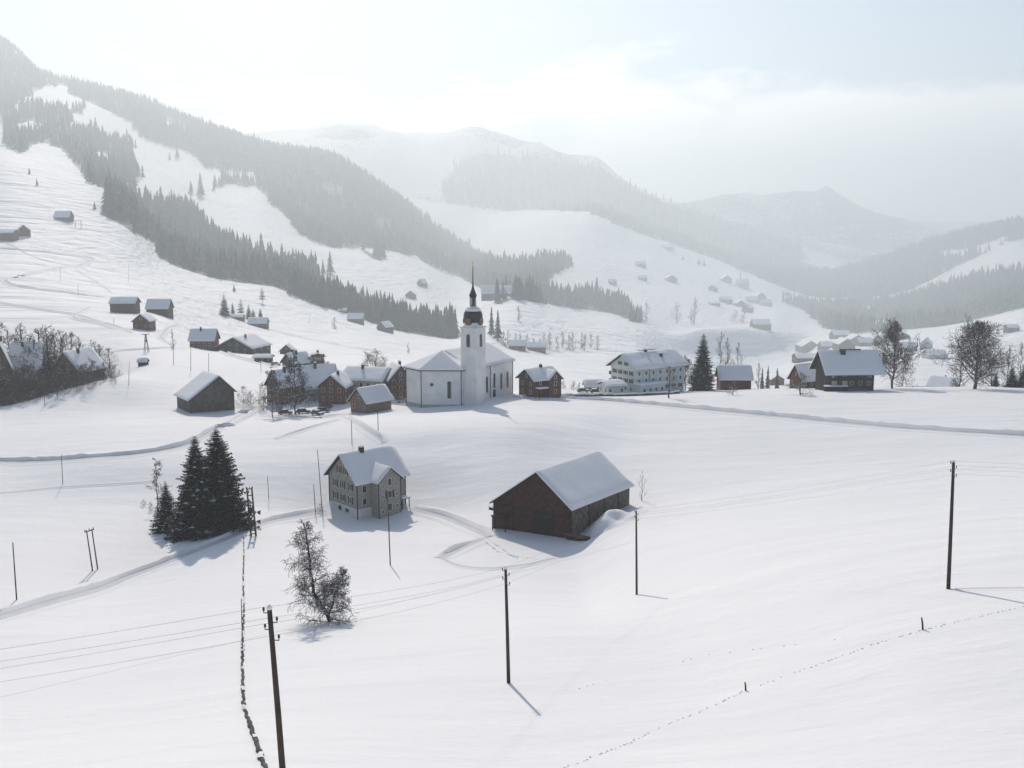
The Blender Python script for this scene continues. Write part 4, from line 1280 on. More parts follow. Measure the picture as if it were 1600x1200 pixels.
# ------------------------------------------------------------------ bare trees
def bare_tree_parts(seed, H, W, trunk=.2, nl=12, depth=3, up=.18, droop=0.0, rt=.018, kids=2, lean=(0, 0), cone=False, snow=.35, paths=None, tw=1.0):
    """grows a leafless tree; returns (trunk and limbs, twigs, snow lying on the limbs)"""
    rnd = random.Random(seed)
    segs = []

    def perp(d):
        a = d.cross(Vector((rnd.uniform(-1, 1), rnd.uniform(-1, 1), rnd.uniform(-1, 1))))
        return a.normalized() if a.length > 1e-4 else Vector((1, 0, 0))

    def grow(p, d, L, r, lev):
        n = 3 if lev < 3 else 2
        pts = [p]
        for i in range(n):
            d = (d + perp(d) * rnd.uniform(.05, .28) + Vector((0, 0, up if lev < 3 else up - droop))).normalized()
            q = p + d * (L / n)
            r2 = r * .78
            segs.append((p, q, r, r2, lev))
            p, r = q, r2
            if lev < depth:
                for k in range(kids if i else 1):
                    c = (d * rnd.uniform(.35, .8) + perp(d) * rnd.uniform(.6, 1.0)).normalized()
                    if lev + 1 >= 3: c = (c + Vector((0, 0, -droop))).normalized()
                    grow(p, c, L * rnd.uniform(.42, .66), r * .62, lev + 1)

    if not paths:
        paths = [([(0, 0, -.3 / H), (lean[0], lean[1], 1)], 1.0, trunk)]
    W0 = W
    for (wp, rs, trunk, *wf) in paths:
        W = W0 * (wf[0] if wf else 1.0)
        wp = [Vector(q) * H for q in wp]
        tot = sum((b - a).length for a, b in zip(wp[:-1], wp[1:]))
        h = tot
        r = h * rt * rs
        n = 9
        k_, acc = 0, 0.0
        p = wp[0].copy()
        for i in range(n):
            t = i / n
            want = tot * (i + 1) / n
            while k_ < len(wp) - 2 and acc + (wp[k_ + 1] - wp[k_]).length < want - 1e-6:
                acc += (wp[k_ + 1] - wp[k_]).length; k_ += 1
            tgt = wp[k_].lerp(wp[k_ + 1], min(1, (want - acc) / (wp[k_ + 1] - wp[k_]).length))
            q = tgt + perp(Vector((0, 0, 1))) * (h * .012 if i < n - 1 else 0)
            d2 = (q - p).normalized()
            segs.append((p, q, r * (1 - .82 * t), r * (1 - .82 * (t + 1 / n)), 0))
            p = q
            zt = (i + 1) / n
            if zt > trunk:
                for k in range(max(1, int(nl / (n * (1 - trunk)) + rnd.random()))):
                    a = rnd.uniform(0, 6.28)
                    u = (zt - trunk) / (1 - trunk)
                    el = rnd.uniform(.15, .55) + .5 * u - droop
                    c = Vector((math.cos(a) * math.cos(el), math.sin(a) * math.cos(el), math.sin(el)))
                    prof = (1 - u) ** .8 + .12 if cone else math.sqrt(max(0.02, 1 - (2 * u - .75) ** 2 * .55)) * (1 - .5 * u)
                    grow(p - d2 * (h / n) * rnd.random(), c, W * prof * rnd.uniform(.7, 1.1) * .62, r * .42 * (1 - .6 * u), 1)
    T, C, S = MB(), MB(), MB()
    for (p, q, r, r2, lev) in segs:
        if lev == 0: T.tube([p, q], [r, r2], 7, caps=False)
        elif lev == 1: C.tube([p, q], [max(r * tw, H * .0036 * tw), max(r2 * tw, H * .0032 * tw)], 4, caps=False)
        else: C.tube([p, q], [max(r * tw, H * .0023 * tw), max(r2 * tw, H * .0019 * tw)], 3, caps=False)
        if 0 < lev < depth and abs((q - p).normalized().z) < .75 and rnd.random() < snow:
            w_ = max(r, H * .002) * 1.25
            S.tube([p + Vector((0, 0, w_ * .9)), (p + q) / 2 + Vector((0, 0, w_ * 1.3)), q + Vector((0, 0, w_ * .8))], [w_ * .6, w_, w_ * .5], 4, caps=False)
    return T, C, S


BP = {}
BARE = {  # shared growth forms, unit height
    'round': dict(W=.62, trunk=.2, nl=20, depth=3, up=.16, rt=.018),
    'upright': dict(W=.40, trunk=.12, nl=22, depth=3, up=.3, rt=.014),
    'bush': dict(W=.75, trunk=.03, nl=26, depth=3, up=.20, rt=.012, kids=2),
    'orchard': dict(W=.9, trunk=.28, nl=14, depth=4, up=.05, rt=.03, snow=.7),
    'birch': dict(W=.34, trunk=.22, nl=18, depth=3, up=.05, droop=.12, rt=.012, snow=.5),
}


def bare(loc, h, form, i, label, group=None, wid=1.0, name='bare_tree', cat='tree', m=None, m2=None):
    key = (form, i % 4, (m or M_TWIG).name)
    if key not in BP:
        T, C, S = bare_tree_parts(300 + 17 * (i % 4) + len(form), 1.0, **BARE[form])
        BP[key] = (T.mesh('trunk', m2 or M_BARK), C.mesh('crown', m or M_TWIG), S.mesh('snow', M_SNOW))
    t, c, s_ = BP[key]
    o = bpy.data.objects.new(name, None); COL.objects.link(o)
    o.location = loc; o.rotation_euler = (0, 0, i * 2.1); o.scale = (h * wid, h * wid, h)
    put('trunk', t, o); cr = put('crown', c, o); put('snow_clumps', s_, cr)
    tag(o, label, cat, group)
    return o


def own_bare(label, px, py, ytop, seed, name='bare_tree', m=None, Y=None, **kw):
    g = at(px, py) if Y is None else on(px, Y)
    h = (py - ytop) / F * g.y * 1.02
    T, C, S = bare_tree_parts(seed, h, **{k: (v * h if k == 'W' else v) for k, v in kw.items()})
    o = thing(name, label, 'tree', g, 0)
    T.build('trunk', M_BARK, o)
    cr = C.build('crown', m or M_TWIG, o)
    S.build('snow_clumps', M_SNOW, cr)
    return o


own_bare('bare fruit tree with snowy tangled twigs in the foreground below the shingled house', 517, 971, 808, 5, name='fruit_tree', W=.35, nl=44, depth=4, up=.08, droop=.20, rt=.020, snow=.4, tw=.58, paths=[([(0, 0, -.03), (-.03, 0, .1), (-.13, 0, .20), (-.19, .04, .42), (-.24, .02, 1.0)], 1.05, .1, 1.3), ([(-.02, 0, .08), (.03, 0, .2), (.08, .05, .36), (.14, .02, .5)], 1.2, .1, .8)])
own_bare('large round bare tree alone on the brow near the right edge', 1523, 608, 512, 9, W=.78, trunk=.14, nl=58, depth=4, up=.08, rt=.028, snow=.4)
own_bare('slender tall bare tree on the brow beside the dark chalet', 1394, 607, 510, 12, W=.62, trunk=.2, nl=40, depth=4, up=.16, rt=.018, snow=.45)
own_bare('thin leafless sapling at the far corner of the dark barn', 1003, 782, 735, 14, name='sapling', W=.55, trunk=.1, nl=7, depth=2, up=.4, rt=.012, snow=.2)
own_bare('pale bare birch left of the two big spruces', 247, 800, 714, 21, name='birch_tree', m=M_TWIG2, W=.36, trunk=.25, nl=18, depth=3, up=.1, droop=.1, rt=.012, snow=.4, tw=1.3)
own_bare('thin snowy birch standing below the left end of the village', 426, 669, 592, 23, name='birch_tree', m=M_TWIG2, W=.40, trunk=.2, nl=18, depth=4, up=.1, droop=.1, rt=.012, snow=.6, tw=1.5, Y=288)
own_bare('snow covered orchard tree in front of the hotel', 1045, 622, 572, 27, name='fruit_tree', W=.55, trunk=.25, nl=14, depth=3, up=.12, rt=.025, snow=.8)
own_bare('bare bushy tree between the hotel and the big spruce', 1070, 616, 566, 29, W=.6, trunk=.12, nl=26, depth=4, up=.18, rt=.02, snow=.4, tw=1.4, Y=362)


# ------------------------------------------------------------------ the two big spruces and what grows round them
def big_spruce(px, py, ytop, seed, Rm, label, Y=None):
    g = at(px, py) if Y is None else on(px, Y)
    h = (py - ytop) / F * g.y * 1.03
    C, S = spruce_mesh(seed, 78, 15, 9, h, Rm, .03, .72)
    o = thing('spruce_tree', label, 'tree', g)
    MB().tube([(0, 0, -.5), (0, 0, h * .3), (0, 0, h * .98)], [.36, .25, .03], 8).build('trunk', M_BARK, o)
    c = C.build('crown', M_NEEDLE, o); S.build('snow_clumps', M_SNOW, c)
    return o


big_spruce(311, 835, 676, 3, 5.5, 'left one of the two big dark spruces standing together in the field')
big_spruce(344, 828, 664, 8, 6.9, 'taller right one of the two big dark spruces standing together in the field')
big_spruce(1097, 609, 519, 17, 5.0, 'tall dark spruce between the hotel and the red brown barn', Y=357)
g = at(262, 828)
o = spruce(g, 83 / F * g.y, 2, 'mid', 1.25); tag(o, 'small dark spruce at the foot of the left big spruce, beside the bare birch', 'tree')
for k, (x, y, a, lab) in enumerate([(352, 836, 22, 'snow laden bush under the right big spruce'), (374, 812, 26, 'dark bush between the right big spruce and the ladder pole'), (330, 838, 18, 'low snow covered shrub under the two big spruces'), (290, 838, 18, 'dark shrub at the near edge of the snow hollow left of the spruces')]):
    g = at(x, y)
    bare(g, a / F * g.y, 'bush', k, lab, wid=1.0, name='shrub', cat='bush')
# hedge line round the snowy hollow
pl = [(224, 791), (236, 798), (246, 808), (256, 818), (263, 828), (270, 834), (280, 835), (292, 833)]
for k, (x, y) in enumerate(pl):
    g = at(x, y)
    bare(g, (11 + 3 * (k % 3)) / F * g.y, 'bush', k, 'dark shrub in the curved hedge line left of the two big spruces', 'shrubs in the curved hedge line', wid=1.2, name='shrub', cat='bush', m=M_BARK)

# ------------------------------------------------------------------ single spruces
SP = [      (1580, 603, 568, 'mid', 1.2, 'short dark spruce at the right edge of the brow, left of its pair', 352),
      (1598, 603, 566, 'mid', 1.2, 'short dark spruce cut by the right edge of the brow', 352),
      (1555, 604, 580, 'mid', 1.1, 'small dark spruce just right of the large round bare tree', 360),
      (1275, 600, 558, 'mid', 1.1, 'small spruce behind the left end of the dark chalet', 380),
      (80, 618, 525, 'mid', .95, 'snow dusted spruce in the middle of the left thicket', 340),
      (3, 640, 548, 'mid', 1.1, 'snow covered spruce at the left edge of the thicket', 330),
      (351, 494, 458, 'mid', 1.0, 'tallest spruce at the left of the row on the hillside', None),
      (364, 494, 470, 'mid', .6, 'second slim spruce of the row on the hillside', None),
      (377, 496, 467, 'loose', 1.0, 'wide open spruce in the middle of the row on the hillside', None),
      (389, 499, 474, 'mid', .9, 'spruce right of the wide open one in the hillside row', None),
      (396, 501, 482, 'mid', 1.2, 'low broad spruce behind the snowy hillside chalet', None),
      (407, 498, 480, 'mid', .9, 'small spruce last in the hillside row', None),
      (265, 250, 237, 'far', 1.0, 'tiny lone spruce on the upper snow field, left one of two', None),
      (277, 247, 226, 'far', 1.0, 'lone spruce on the upper snow field, right one of two', None),
      (314, 307, 270, 'far', 1.0, 'lone tall spruce on the lit strip between the two forests', None),
      (299, 303, 283, 'far', 1.3, 'small spruce left of the lone tall one between the two forests', None),
      (248, 396, 365, 'far', 1.0, 'outermost spruce at the lower left corner of the gully forest', None),
      (257, 399, 370, 'far', 1.0, 'spruce next to the outermost one at the lower left forest corner', None),
      (343, 425, 402, 'far', 1.3, 'spruce standing out below the edge of the gully forest', None),
      (148, 327, 314, 'far', 1.2, 'small spruce at the left tip of the gully forest', None),
      (516, 428, 393, 'far', 1.2, 'lone dark spruce on the bright upper meadow beyond the gully', None),
      (505, 428, 405, 'far', 1.0, 'smaller spruce beside the lone dark one on the upper meadow', None),
      (548, 476, 450, 'far', 1.0, 'left one of two spruces below the upper meadow', None),
      (556, 478, 449, 'far', 1.0, 'right one of two spruces below the upper meadow', None),
      (932, 470, 433, 'far', 1.3, 'tallest spruce in the strip behind the smooth snow hill', None),
      (925, 470, 438, 'far', 1.0, 'spruce just left of the tallest in the strip behind the smooth hill', None),
      (778, 530, 482, 'far', .9, 'narrow hazy spruce just right of the church tower', 700),
      (768, 530, 478, 'far', .8, 'narrow hazy spruce half hidden by the church tower', 720),
      (410, 474, 449, 'loose', 1.0, 'pale tree standing on the crest above the hillside spruce row', None),
      (366, 456, 444, 'far', 1.3, 'tiny spruce on the crest edge above the hillside spruce row', None),
      (46, 272, 262, 'far', 1.3, 'small pale tree on the upper left snow slope, upper one', None),
      (58, 290, 278, 'far', 1.0, 'small pale tree on the upper left snow slope, lower one', None),
      (1067, 407, 397, 'far', 1.3, 'small tree on the upper rim of the far meadow, left one', None),
      (1092, 414, 402, 'far', 1.6, 'bushy tree on the upper rim of the far meadow, middle one', None),
      (1100, 416, 405, 'far', 1.5, 'bushy tree on the upper rim of the far meadow, right one', None),
      (1157, 437, 424, 'far', .9, 'slim tree above the tallest pale house of the far hamlet', None),
      (1186, 505, 497, 'far', 1.5, 'small tree beside the barn above the valley village', None)]
for k, (x, y, yt, kd, wd, lab, Yd) in enumerate(SP):
    g = at(x, y) if Yd is None else on(x, ST(Yd))
    if Yd is not None: h = (pt(x, yt, g.y).z - g.z)
    else: h = (y - yt) / F * g.y * 1.03
    tag(spruce(g, h, k, kd, wd), lab, 'tree')

own_bare('tall loose branched conifer in front of the village with a bare lower trunk', 462, 652, 553, 61, name='larch_tree', m=mat('dull_needles', (.030, .027, .020), .9, .4, .7), W=.34, trunk=.18, nl=62, depth=3, up=.02, droop=.10, rt=.013, cone=True, snow=.55, Y=296)
# ------------------------------------------------------------------ bare trees further off
rnd = random.Random(11)
# thicket behind the near brow at left
for k in range(66):
    x = -30 + 216 * (k / 65) + rnd.uniform(-4, 4)
    Yd = (318, 327, 336)[k % 3] + rnd.uniform(-4, 4) + max(0, (x - 60)) * .13
    g = on(x, Yd)
    top = (592, 583, 576)[k % 3] + rnd.uniform(-10, 14) + 12 * max(0, min(1, (x - 165) / 25)) - 12 * (90 < x < 165)
    h = max(2.5, pt(x, top, g.y).z - g.z)
    bare(g, h, 'bush', k, 'leafless dark brown bush in the dense thicket behind the left snow brow', 'bushes of the left thicket', wid=rnd.uniform(.9, 1.3), name='bare_bush', cat='bush', m=M_TWIG)
for k, (x, yt, yb, Yd) in enumerate([(6, 508, 560, 400), (18, 516, 560, 405), (37, 512, 560, 405), (52, 524, 560, 405), (66, 516, 565, 395), (76, 512, 568, 392), (88, 520, 570, 395), (98, 519, 565, 398), (114, 522, 562, 400), (127, 528, 562, 402), (147, 535, 572, 396), (158, 540, 575, 390), (172, 545, 580, 385), (60, 530, 600, 365)]):
    g = on(x, Yd); h = max(3, pt(x, yt, g.y).z - g.z)
    bare(g, h, 'round', k, 'round bare tree in the row behind the chalets of the left thicket', 'bare trees behind the left thicket', wid=1.15)
BT = [(380, 632, 604, 'bush', 1.1, 'snowy bush at the right corner of the big lopsided barn', None), (392, 634, 612, 'bush', 1.2, 'small snowy bush by the track right of the lopsided barn', None), (412, 640, 600, 'bush', .9, 'snow laden bare tree at the left end of the village, lower one', None),
      (270, 545, 515, 'upright', .8, 'thin bare tree below the small hillside hut', None), (514, 580, 565, 'bush', 1.2, 'bushy bare tree behind the big slate roof', 360), (575, 578, 552, 'bush', 1.2, 'bare bush above the cream house, left one', 365), (588, 576, 548, 'bush', 1.4, 'bare bush above the cream house, right one', 370), (600, 575, 560, 'bush', 1.4, 'low bare bush behind the balconied timber house', 372),
      (523, 514, 497, 'round', 1.0, 'small pale tree left of the middle slope barns', None), (638, 552, 536, 'upright', 1.0, 'snowy bare tree on the slope left of the church roof', None), (810, 503, 478, 'upright', 1.1, 'pale round tree on the smooth hill right of the steeple', None),
      (1010, 503, 470, 'upright', 1.1, 'hazy bare tree at the end of the far spruce strip, left one', None), (1000, 500, 476, 'upright', 1.0, 'hazy bare tree nearest the far spruce strip', None), (1057, 505, 474, 'round', 1.0, 'hazy round bare tree above the shaded snow slope, left one', None), (1085, 507, 466, 'upright', 1.3, 'hazy round bare tree above the shaded snow slope, right one', None),
      (1250, 617, 586, 'orchard', 1.2, 'crooked snow covered apple tree left of the dark chalet', None), (1145, 617, 596, 'orchard', .9, 'little snow topped tree in front of the red brown barn', None), (1185, 608, 566, 'upright', .7, 'thin bare tree right of the red brown barn', 370), (1165, 600, 575, 'upright', .6, 'slim bare shrub behind the red brown barn', 400),
      (1150, 505, 486, 'bush', 1.2, 'hazy bush left of the barn above the valley village', None), (1162, 506, 488, 'bush', 1.2, 'second hazy bush left of the barn above the valley village', None), (1125, 545, 520, 'upright', .9, 'bare tree in the valley right of the big spruce, left one', 640), (1135, 560, 527, 'upright', .9, 'bare tree in the valley right of the big spruce, middle one', 600), (1152, 560, 535, 'upright', 1.0, 'bare tree in the valley right of the big spruce, right one', 600),
      (500, 800, 787, 'bush', 1.3, 'small round bush by the path left of the shingled house', None), (1410, 600, 560, 'bush', .9, 'grey bare tree low behind the slender tall one', 400), (1500, 590, 548, 'round', 1.0, 'bare tree just behind the large round one at left', 380), (1548, 590, 555, 'round', 1.0, 'bare tree just behind the large round one at right', 380), (1572, 580, 540, 'upright', .8, 'hazy bare tree in the dip near the right edge, left one', 520), (1592, 580, 536, 'upright', .8, 'hazy bare tree in the dip near the right edge, right one', 520),
      (880, 607, 596, 'bush', 1.2, 'dark bush beside the low shed, left one', None), (897, 609, 596, 'bush', 1.2, 'dark bush beside the low shed, middle one', None), (905, 609, 598, 'bush', 1.0, 'dark bush beside the low shed, right one', None)]
for k, (x, y, yt, fm, wd, lab, Yd) in enumerate(BT):
    g = at(x, y) if Yd is None else on(x, ST(Yd))
    h = (y - yt) / F * g.y * 1.03 if Yd is None else max(3, pt(x, yt, g.y).z - g.z)
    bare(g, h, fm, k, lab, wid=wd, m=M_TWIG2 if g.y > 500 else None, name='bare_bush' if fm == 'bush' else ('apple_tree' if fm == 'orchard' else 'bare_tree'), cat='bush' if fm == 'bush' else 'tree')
# row of pale trees on the valley side behind the church
for k in range(17):
    x = 786 + 9.2 * k + rnd.uniform(-3, 3); y = 545 + rnd.uniform(-3, 3) - 3 * (k < 5)
    g = at(x, y)
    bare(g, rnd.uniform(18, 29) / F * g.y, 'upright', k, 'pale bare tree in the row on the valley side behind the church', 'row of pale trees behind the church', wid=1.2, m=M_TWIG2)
for k, (x, y) in enumerate([(1132, 587), (1190, 597), (1199, 594), (1213, 598)]):
    g = on(x, ST(470 + 20 * (k % 3))); h = max(4, pt(x, y - 24, g.y).z - g.z)
    tag(spruce(g, h, k, 'far', .7), 'slim dark garden conifer in the valley behind the red brown barn', 'tree', 'slim conifers behind the red brown barn')


# ------------------------------------------------------------------ poles and wires
def pole(label, x0, yt, x1, yb, r=.14, ins=(), name='utility_pole', Y=None, cat='utility pole', cap=True):
    g = at(x1, yb) if Y is None else on(x1, Y)
    top = pt(x0, yt, g.y) - g
    o = thing(name, label, cat, g)
    MB().tube([(0, 0, -.6), top * .5, top], [r * 1.15, r, r * .8], 8).build('shaft', M_POLE, o)
    if cap: MB().lathe([(r * .85, 0), (r * .95, .06), (r * .5, .16), (.01, .2)], 8, tuple(top + Vector((0, 0, .003)))).build('snow_cap', M_SNOW, o, smooth=True)
    tips = []
    for (f, sd) in ins:
        p = top * (1 - f / top.z)
        e = p + Vector((sd, 0, 0))
        b = MB().tube([p, e], .022, 5).tube([e + Vector((0, 0, -.02)), e + Vector((0, 0, .16))], .018, 5).build('bracket', M_IRON, o)
        MB().lathe([(.03, 0), (.055, .03), (.04, .07), (.055, .1), (.03, .15), (.01, .17)], 8, tuple(e + Vector((0, 0, .08)))).build('insulator', M_PORC, b, smooth=True)
        tips.append(g + e + Vector((0, 0, .24)))
    return o, tips


INS = [(.15, -.24), (.55, .26), (.85, -.24), (1.3, .28)]
_, tA = pole('nearest thick utility pole with four insulators, running off the bottom edge', 421, 952, 447, 1262, .125, INS)
_, tB = pole('utility pole with insulators at bottom centre of the snow field', 790, 889, 795, 1067, .13, INS)
_, tC = pole('utility pole with insulators just right of the dark barn', 994, 798, 995, 929, .13, INS)
_, tD = pole('tall utility pole with insulators alone at far right of the field', 1490, 722, 1482, 920, .16, INS)
pole('plain thin pole standing in front of the shingled house', 605, 765, 610, 883, .09)
pole('plain pole near the left edge beside the wide track', 20, 848, 26, 937, .09)
pole('thin pole in front of the left spruces far across the field', 96, 711, 98, 756, .07)
pole('slim pole behind the left corner of the shingled house, tall one', 496, 703, 503, 790, .08)
pole('slim pole left of the shingled house, short one by the bush', 490, 757, 493, 801, .08)
pole('pole right behind the roof of the shingled house', 549, 657, 550, 694, .08)
pole('pole on the slope below the small light brown shed', 590, 640, 591, 674, .09)
pole('thin stake between the ladder pole and the shingled house', 418, 744, 420, 780, .06)
pole('pole at the edge of the left thicket', 68, 606, 70, 633, .08)
pole('pole on the brow right of the left thicket', 202, 565, 201, 602, .08)
pole('pole above the lopsided barn, left one of three', 271, 536, 271, 569, .09)
pole('pole above the lopsided barn, middle one of three', 298, 537, 298, 580, .09)
pole('pole above the lopsided barn, right one of three', 326, 552, 326, 586, .09)
pole('pole beside the snowy kiosk above the village', 407, 560, 408, 582, .08)
pole('slanting lift pole on the slope right of the hillside chalet', 485, 492, 482, 506, .12)
pole('thin pole on the lower left slope above the thicket', 178, 497, 178, 507, .1)
pole('thin pole on the slope below the zigzag track', 94, 418, 94, 440, .1)
pole('thin pole inside the bend of the zigzag track', 122, 443, 122, 461, .1)
pole('thin pole on the slope above the long hillside barn', 201, 413, 201, 440, .1)
pole('short wooden stake in the footprint trail at right', 1440, 965, 1443, 984, .07, name='stake', cat='stake', cap=False)
pole('short wooden stake in the footprint trail at bottom right', 1164, 1066, 1166, 1079, .06, name='stake', cat='stake', cap=False)
pole('thin marker pole beside the half buried wall at left', 377, 936, 379, 1016, .05, cat='marker pole', name='marker_pole')


def wires(label, pts_list, n=14, sag=.007):
    pts = []
    for a, b in zip(pts_list[:-1], pts_list[1:]):
        for i in range(n):
            t = i / n
            p = a.lerp(b, t); p.z -= 4 * t * (1 - t) * sag * (b - a).length
            pts.append(p)
    pts.append(pts_list[-1])
    o = MB().tube(pts, .0065, 4).build('overhead_wire', M_WIRE)
    tag(o, label, 'wire', 'wires between the field poles')
    return o


ends = [pt(-560, 1085, 48), pt(-560, 1105, 48), pt(-560, 1120, 48), pt(-560, 1142, 48)]
nm = ['uppermost', 'second', 'third', 'lowest']
for k in range(4):
    far_e = tD[k] + Vector((60, -12, 1.5))
    wires('%s thin wire of the four strung along the field poles' % nm[k], [ends[k], tA[k], tB[k], tC[k], tD[k], far_e])
w_ = wires('single thin wire crossing low over the foreground to the pole by the barn', [pt(-500, 1205, 52), pt(994, 846, tC[0].y - .2)], 30, .004)
# H-pole, ladder pole
def twin_pole():
    a, b = at(145, 892), at(153, 889)
    o = thing('twin_pole', 'pair of slim poles joined by a crossbar with insulators on the left slope', 'utility pole', a)
    d = b - a; h = (890 - 822) / F * a.y
    for q in (Vector((0, 0, 0)), d):
        MB().tube([q + Vector((0, 0, -.5)), q + Vector((-.6, 0, h))], [.12, .09], 7).build('pole_leg', M_POLE, o)
    m = d / 2 + Vector((-.6, 0, h - .2)); u = d.normalized()
    c = MB().tube([m - u * 1.3, m + u * 1.3], .09, 5).build('crossarm', M_POLE, o)
    for s_ in (-1.2, 0, 1.2):
        MB().lathe([(.05, 0), (.1, .08), (.06, .16), (.1, .24), (.02, .34)], 8, tuple(m + u * s_ + Vector((0, 0, .08)))).build('insulator', M_PORC, c)


twin_pole()


def ladder_pole():
    a, b = at(392.5, 838), at(401, 836.5)
    a = Vector((a.x, a.y, a.z)); d = Vector((b.x - a.x, 0.3, b.z - a.z))
    h = (838 - 757) / F * a.y
    o = thing('transformer_pole', 'dark ladder shaped double pole with a transformer right of the big spruces', 'utility pole', a)
    lean = Vector((-.45, 0, h))
    for q in (Vector((0, 0, 0)), d):
        MB().tube([q + Vector((0, 0, -.5)), q + lean], [.19, .15], 8).build('pole_leg', M_POLE, o)
    for f in (.05, .12, .3, .52, .68, .84, .97):
        MB().tube([lean * f + d * -.1, lean * f + d * 1.1], .10, 5).build('crossarm', M_POLE, o)
    c = MB().box(tuple(lean * .55 + d * .5 + Vector((0, -.35, 0))), (1.0, .6, 1.1)).build('transformer', M_IRON, o)
    for s_ in (-.3, 0, .3):
        MB().lathe([(.06, 0), (.1, .08), (.05, .16), (.1, .24), (.02, .34)], 8, tuple(lean * .55 + d * .5 + Vector((s_, -.35, .56)))).build('insulator', M_PORC, c)
    for s_ in (-.15, .5, 1.15):
        MB().lathe([(.06, 0), (.1, .08), (.05, .16), (.1, .24), (.02, .34)], 8, tuple(lean * .97 + d * s_ + Vector((0, 0, .1)))).build('insulator', M_PORC, o)


ladder_pole()


# ski lift
def lift_gantry():
    a, b = at(118, 357), at(127, 357)
    o = thing('lift_gantry', 'goal shaped ski lift gantry beside the lone barn on the left slope', 'ski lift', a)
    d = b - a; h = 12 / F * a.y
    for q in (Vector((0, 0, 0)), d):
        MB().tube([q + Vector((0, 0, -.6)), q + Vector((0, 0, h))], .28, 6).build('gantry_leg', M_IRON, o)
    MB().tube([d * -.25 + Vector((0, 0, h)), d * 1.25 + Vector((0, 0, h))], .25, 6).build('crossbar', M_IRON, o)


def lift_tower(x, y, yt, label):
    g = at(x, y); h = (y - yt) / F * g.y
    o = thing('lift_tower', label, 'ski lift', g)
    for sx, sy in ((-1, -1), (1, -1), (1, 1), (-1, 1)):
        MB().tube([(sx * .12 * h, sy * .1 * h, -.5), (sx * .02 * h, sy * .02 * h, h)], .12, 5).build('tower_leg', M_IRON, o)
    for f in (.25, .5, .75):
        s_ = .12 - .1 * f
        MB().box((0, 0, f * h), (s_ * 2 * h, .1, .12)).build('brace', M_IRON, o)
    MB().box((0, 0, h), (.42 * h, .25, .25)).build('crossarm', M_IRON, o)
    MB().box((.02, 0, h * .62), (.6, .6, .7)).build('pulley_box', mat('rust_red', (.2, .05, .035), .8, .2, 2), o)


lift_gantry()
lift_tower(229, 550, 522, 'lattice ski lift tower above the tiny dark hut on the left slope')

# ------------------------------------------------------------------ trodden and ploughed ways
M_PACK = mat('packed_snow', (.58, .59, .62), .7, .06, .5, bump=.4)


def ribbon(poly, width, bank, seed, label, name='path', dz=.07, step=1.6, bank2=None, pit=.0):
    P = [at(x, y) for x, y in poly]
    pts = []
    for a, b in zip(P[:-1], P[1:]):
        n = max(2, int((Vector((b.x, b.y)) - Vector((a.x, a.y))).length / step))
        for i in range(n): pts.append(a.lerp(b, i / n))
    pts.append(P[-1])
    # smooth the plan
    for _ in range(4):
        pts = [pts[0]] + [(pts[i - 1] + pts[i] * 2 + pts[i + 1]) / 4 for i in range(1, len(pts) - 1)] + [pts[-1]]
    rows, hw = [], width / 2
    bw = .45 + .8 * bank
    bank2 = bank if bank2 is None else bank2
    for i, p in enumerate(pts):
        d = (pts[min(i + 1, len(pts) - 1)] - pts[max(i - 1, 0)]); d.z = 0; d.normalize()
        n = Vector((-d.y, d.x, 0))
        if n.y < 0: n = -n                       # n points away from the camera
        j = float(vnoise(i * .35, seed * 7.7, 4)) * .3 + 1
        j2 = float(vnoise(i * .9, seed * 3.1, 8)) * .35 + 1
        e = min(1, i / 4, (len(pts) - 1 - i) / 4)
        row = []
        for off, h in ((-hw - 2.2 * bw, -.12), (-hw - 1.1 * bw, bank2 * .75 * j2 * e + .02), (-hw - .35 * bw, bank2 * j * e + .04), (-hw, dz), (0, dz + .03 * j2), (hw, dz), (hw + .3 * bw, bank * j2 * e + .04), (hw + 1.0 * bw, bank * .8 * j * e + .02), (hw + 2.2 * bw, -.12)):
            q = p + n * (off * (1 + .06 * (j - 1)))
            row.append((q.x, q.y, gz(q.x, q.y) + h))
        rows.append(row)
    mb = MB(); k = len(rows[0])
    mb.v = [q for r in rows for q in r]
    mi = []
    for i in range(len(rows) - 1):
        for c in range(k - 1):
            a = i * k + c
            mb.f.append((a, a + 1, a + k + 1, a + k)); mi.append(1 if c in (3, 4) else 0)
    o = mb.build(name, M_SNOW, None, smooth=True)
    # consistent upward normals
    o.data.materials.append(M_PACK)
    o.data.polygons.foreach_set('material_index', mi)
    if o.data.polygons[0].normal.z < 0:
        o.data.flip_normals()
    tag(o, kind='structure')
    return o


ribbon([(-60, 984), (0, 966), (100, 936), (200, 901), (290, 868), (340, 848), (385, 830), (410, 818), (470, 806), (505, 797)], 2.2, .6, 1, '', 'path', bank2=.12)
ribbon([(-60, 724), (0, 722), (100, 720), (200, 713), (255, 705), (300, 694), (345, 668), (385, 645), (410, 634)], 2.4, .8, 2, '', 'path', bank2=.1)
ribbon([(800, 620), (870, 622), (950, 627), (1030, 634), (1100, 641), (1200, 650), (1300, 660), (1400, 669), (1500, 676), (1660, 686)], 3.0, .9, 3, '', 'road', bank2=.2)
ribbon([(537, 652), (552, 661), (575, 675), (600, 692)], 1.0, .75, 4, '', 'path', bank2=.1)
ribbon([(645, 795), (672, 801), (700, 810), (730, 823), (765, 839)], 1.6, .7, 5, '', 'path', bank2=.15)
ribbon([(754, 842), (735, 850), (712, 861), (690, 872)], 1.6, .75, 6, '', 'path', bank2=.15)
ribbon([(690, 872), (705, 882), (730, 889), (770, 890), (820, 884), (868, 872)], .9, .12, 7, '', 'path', bank2=.1)
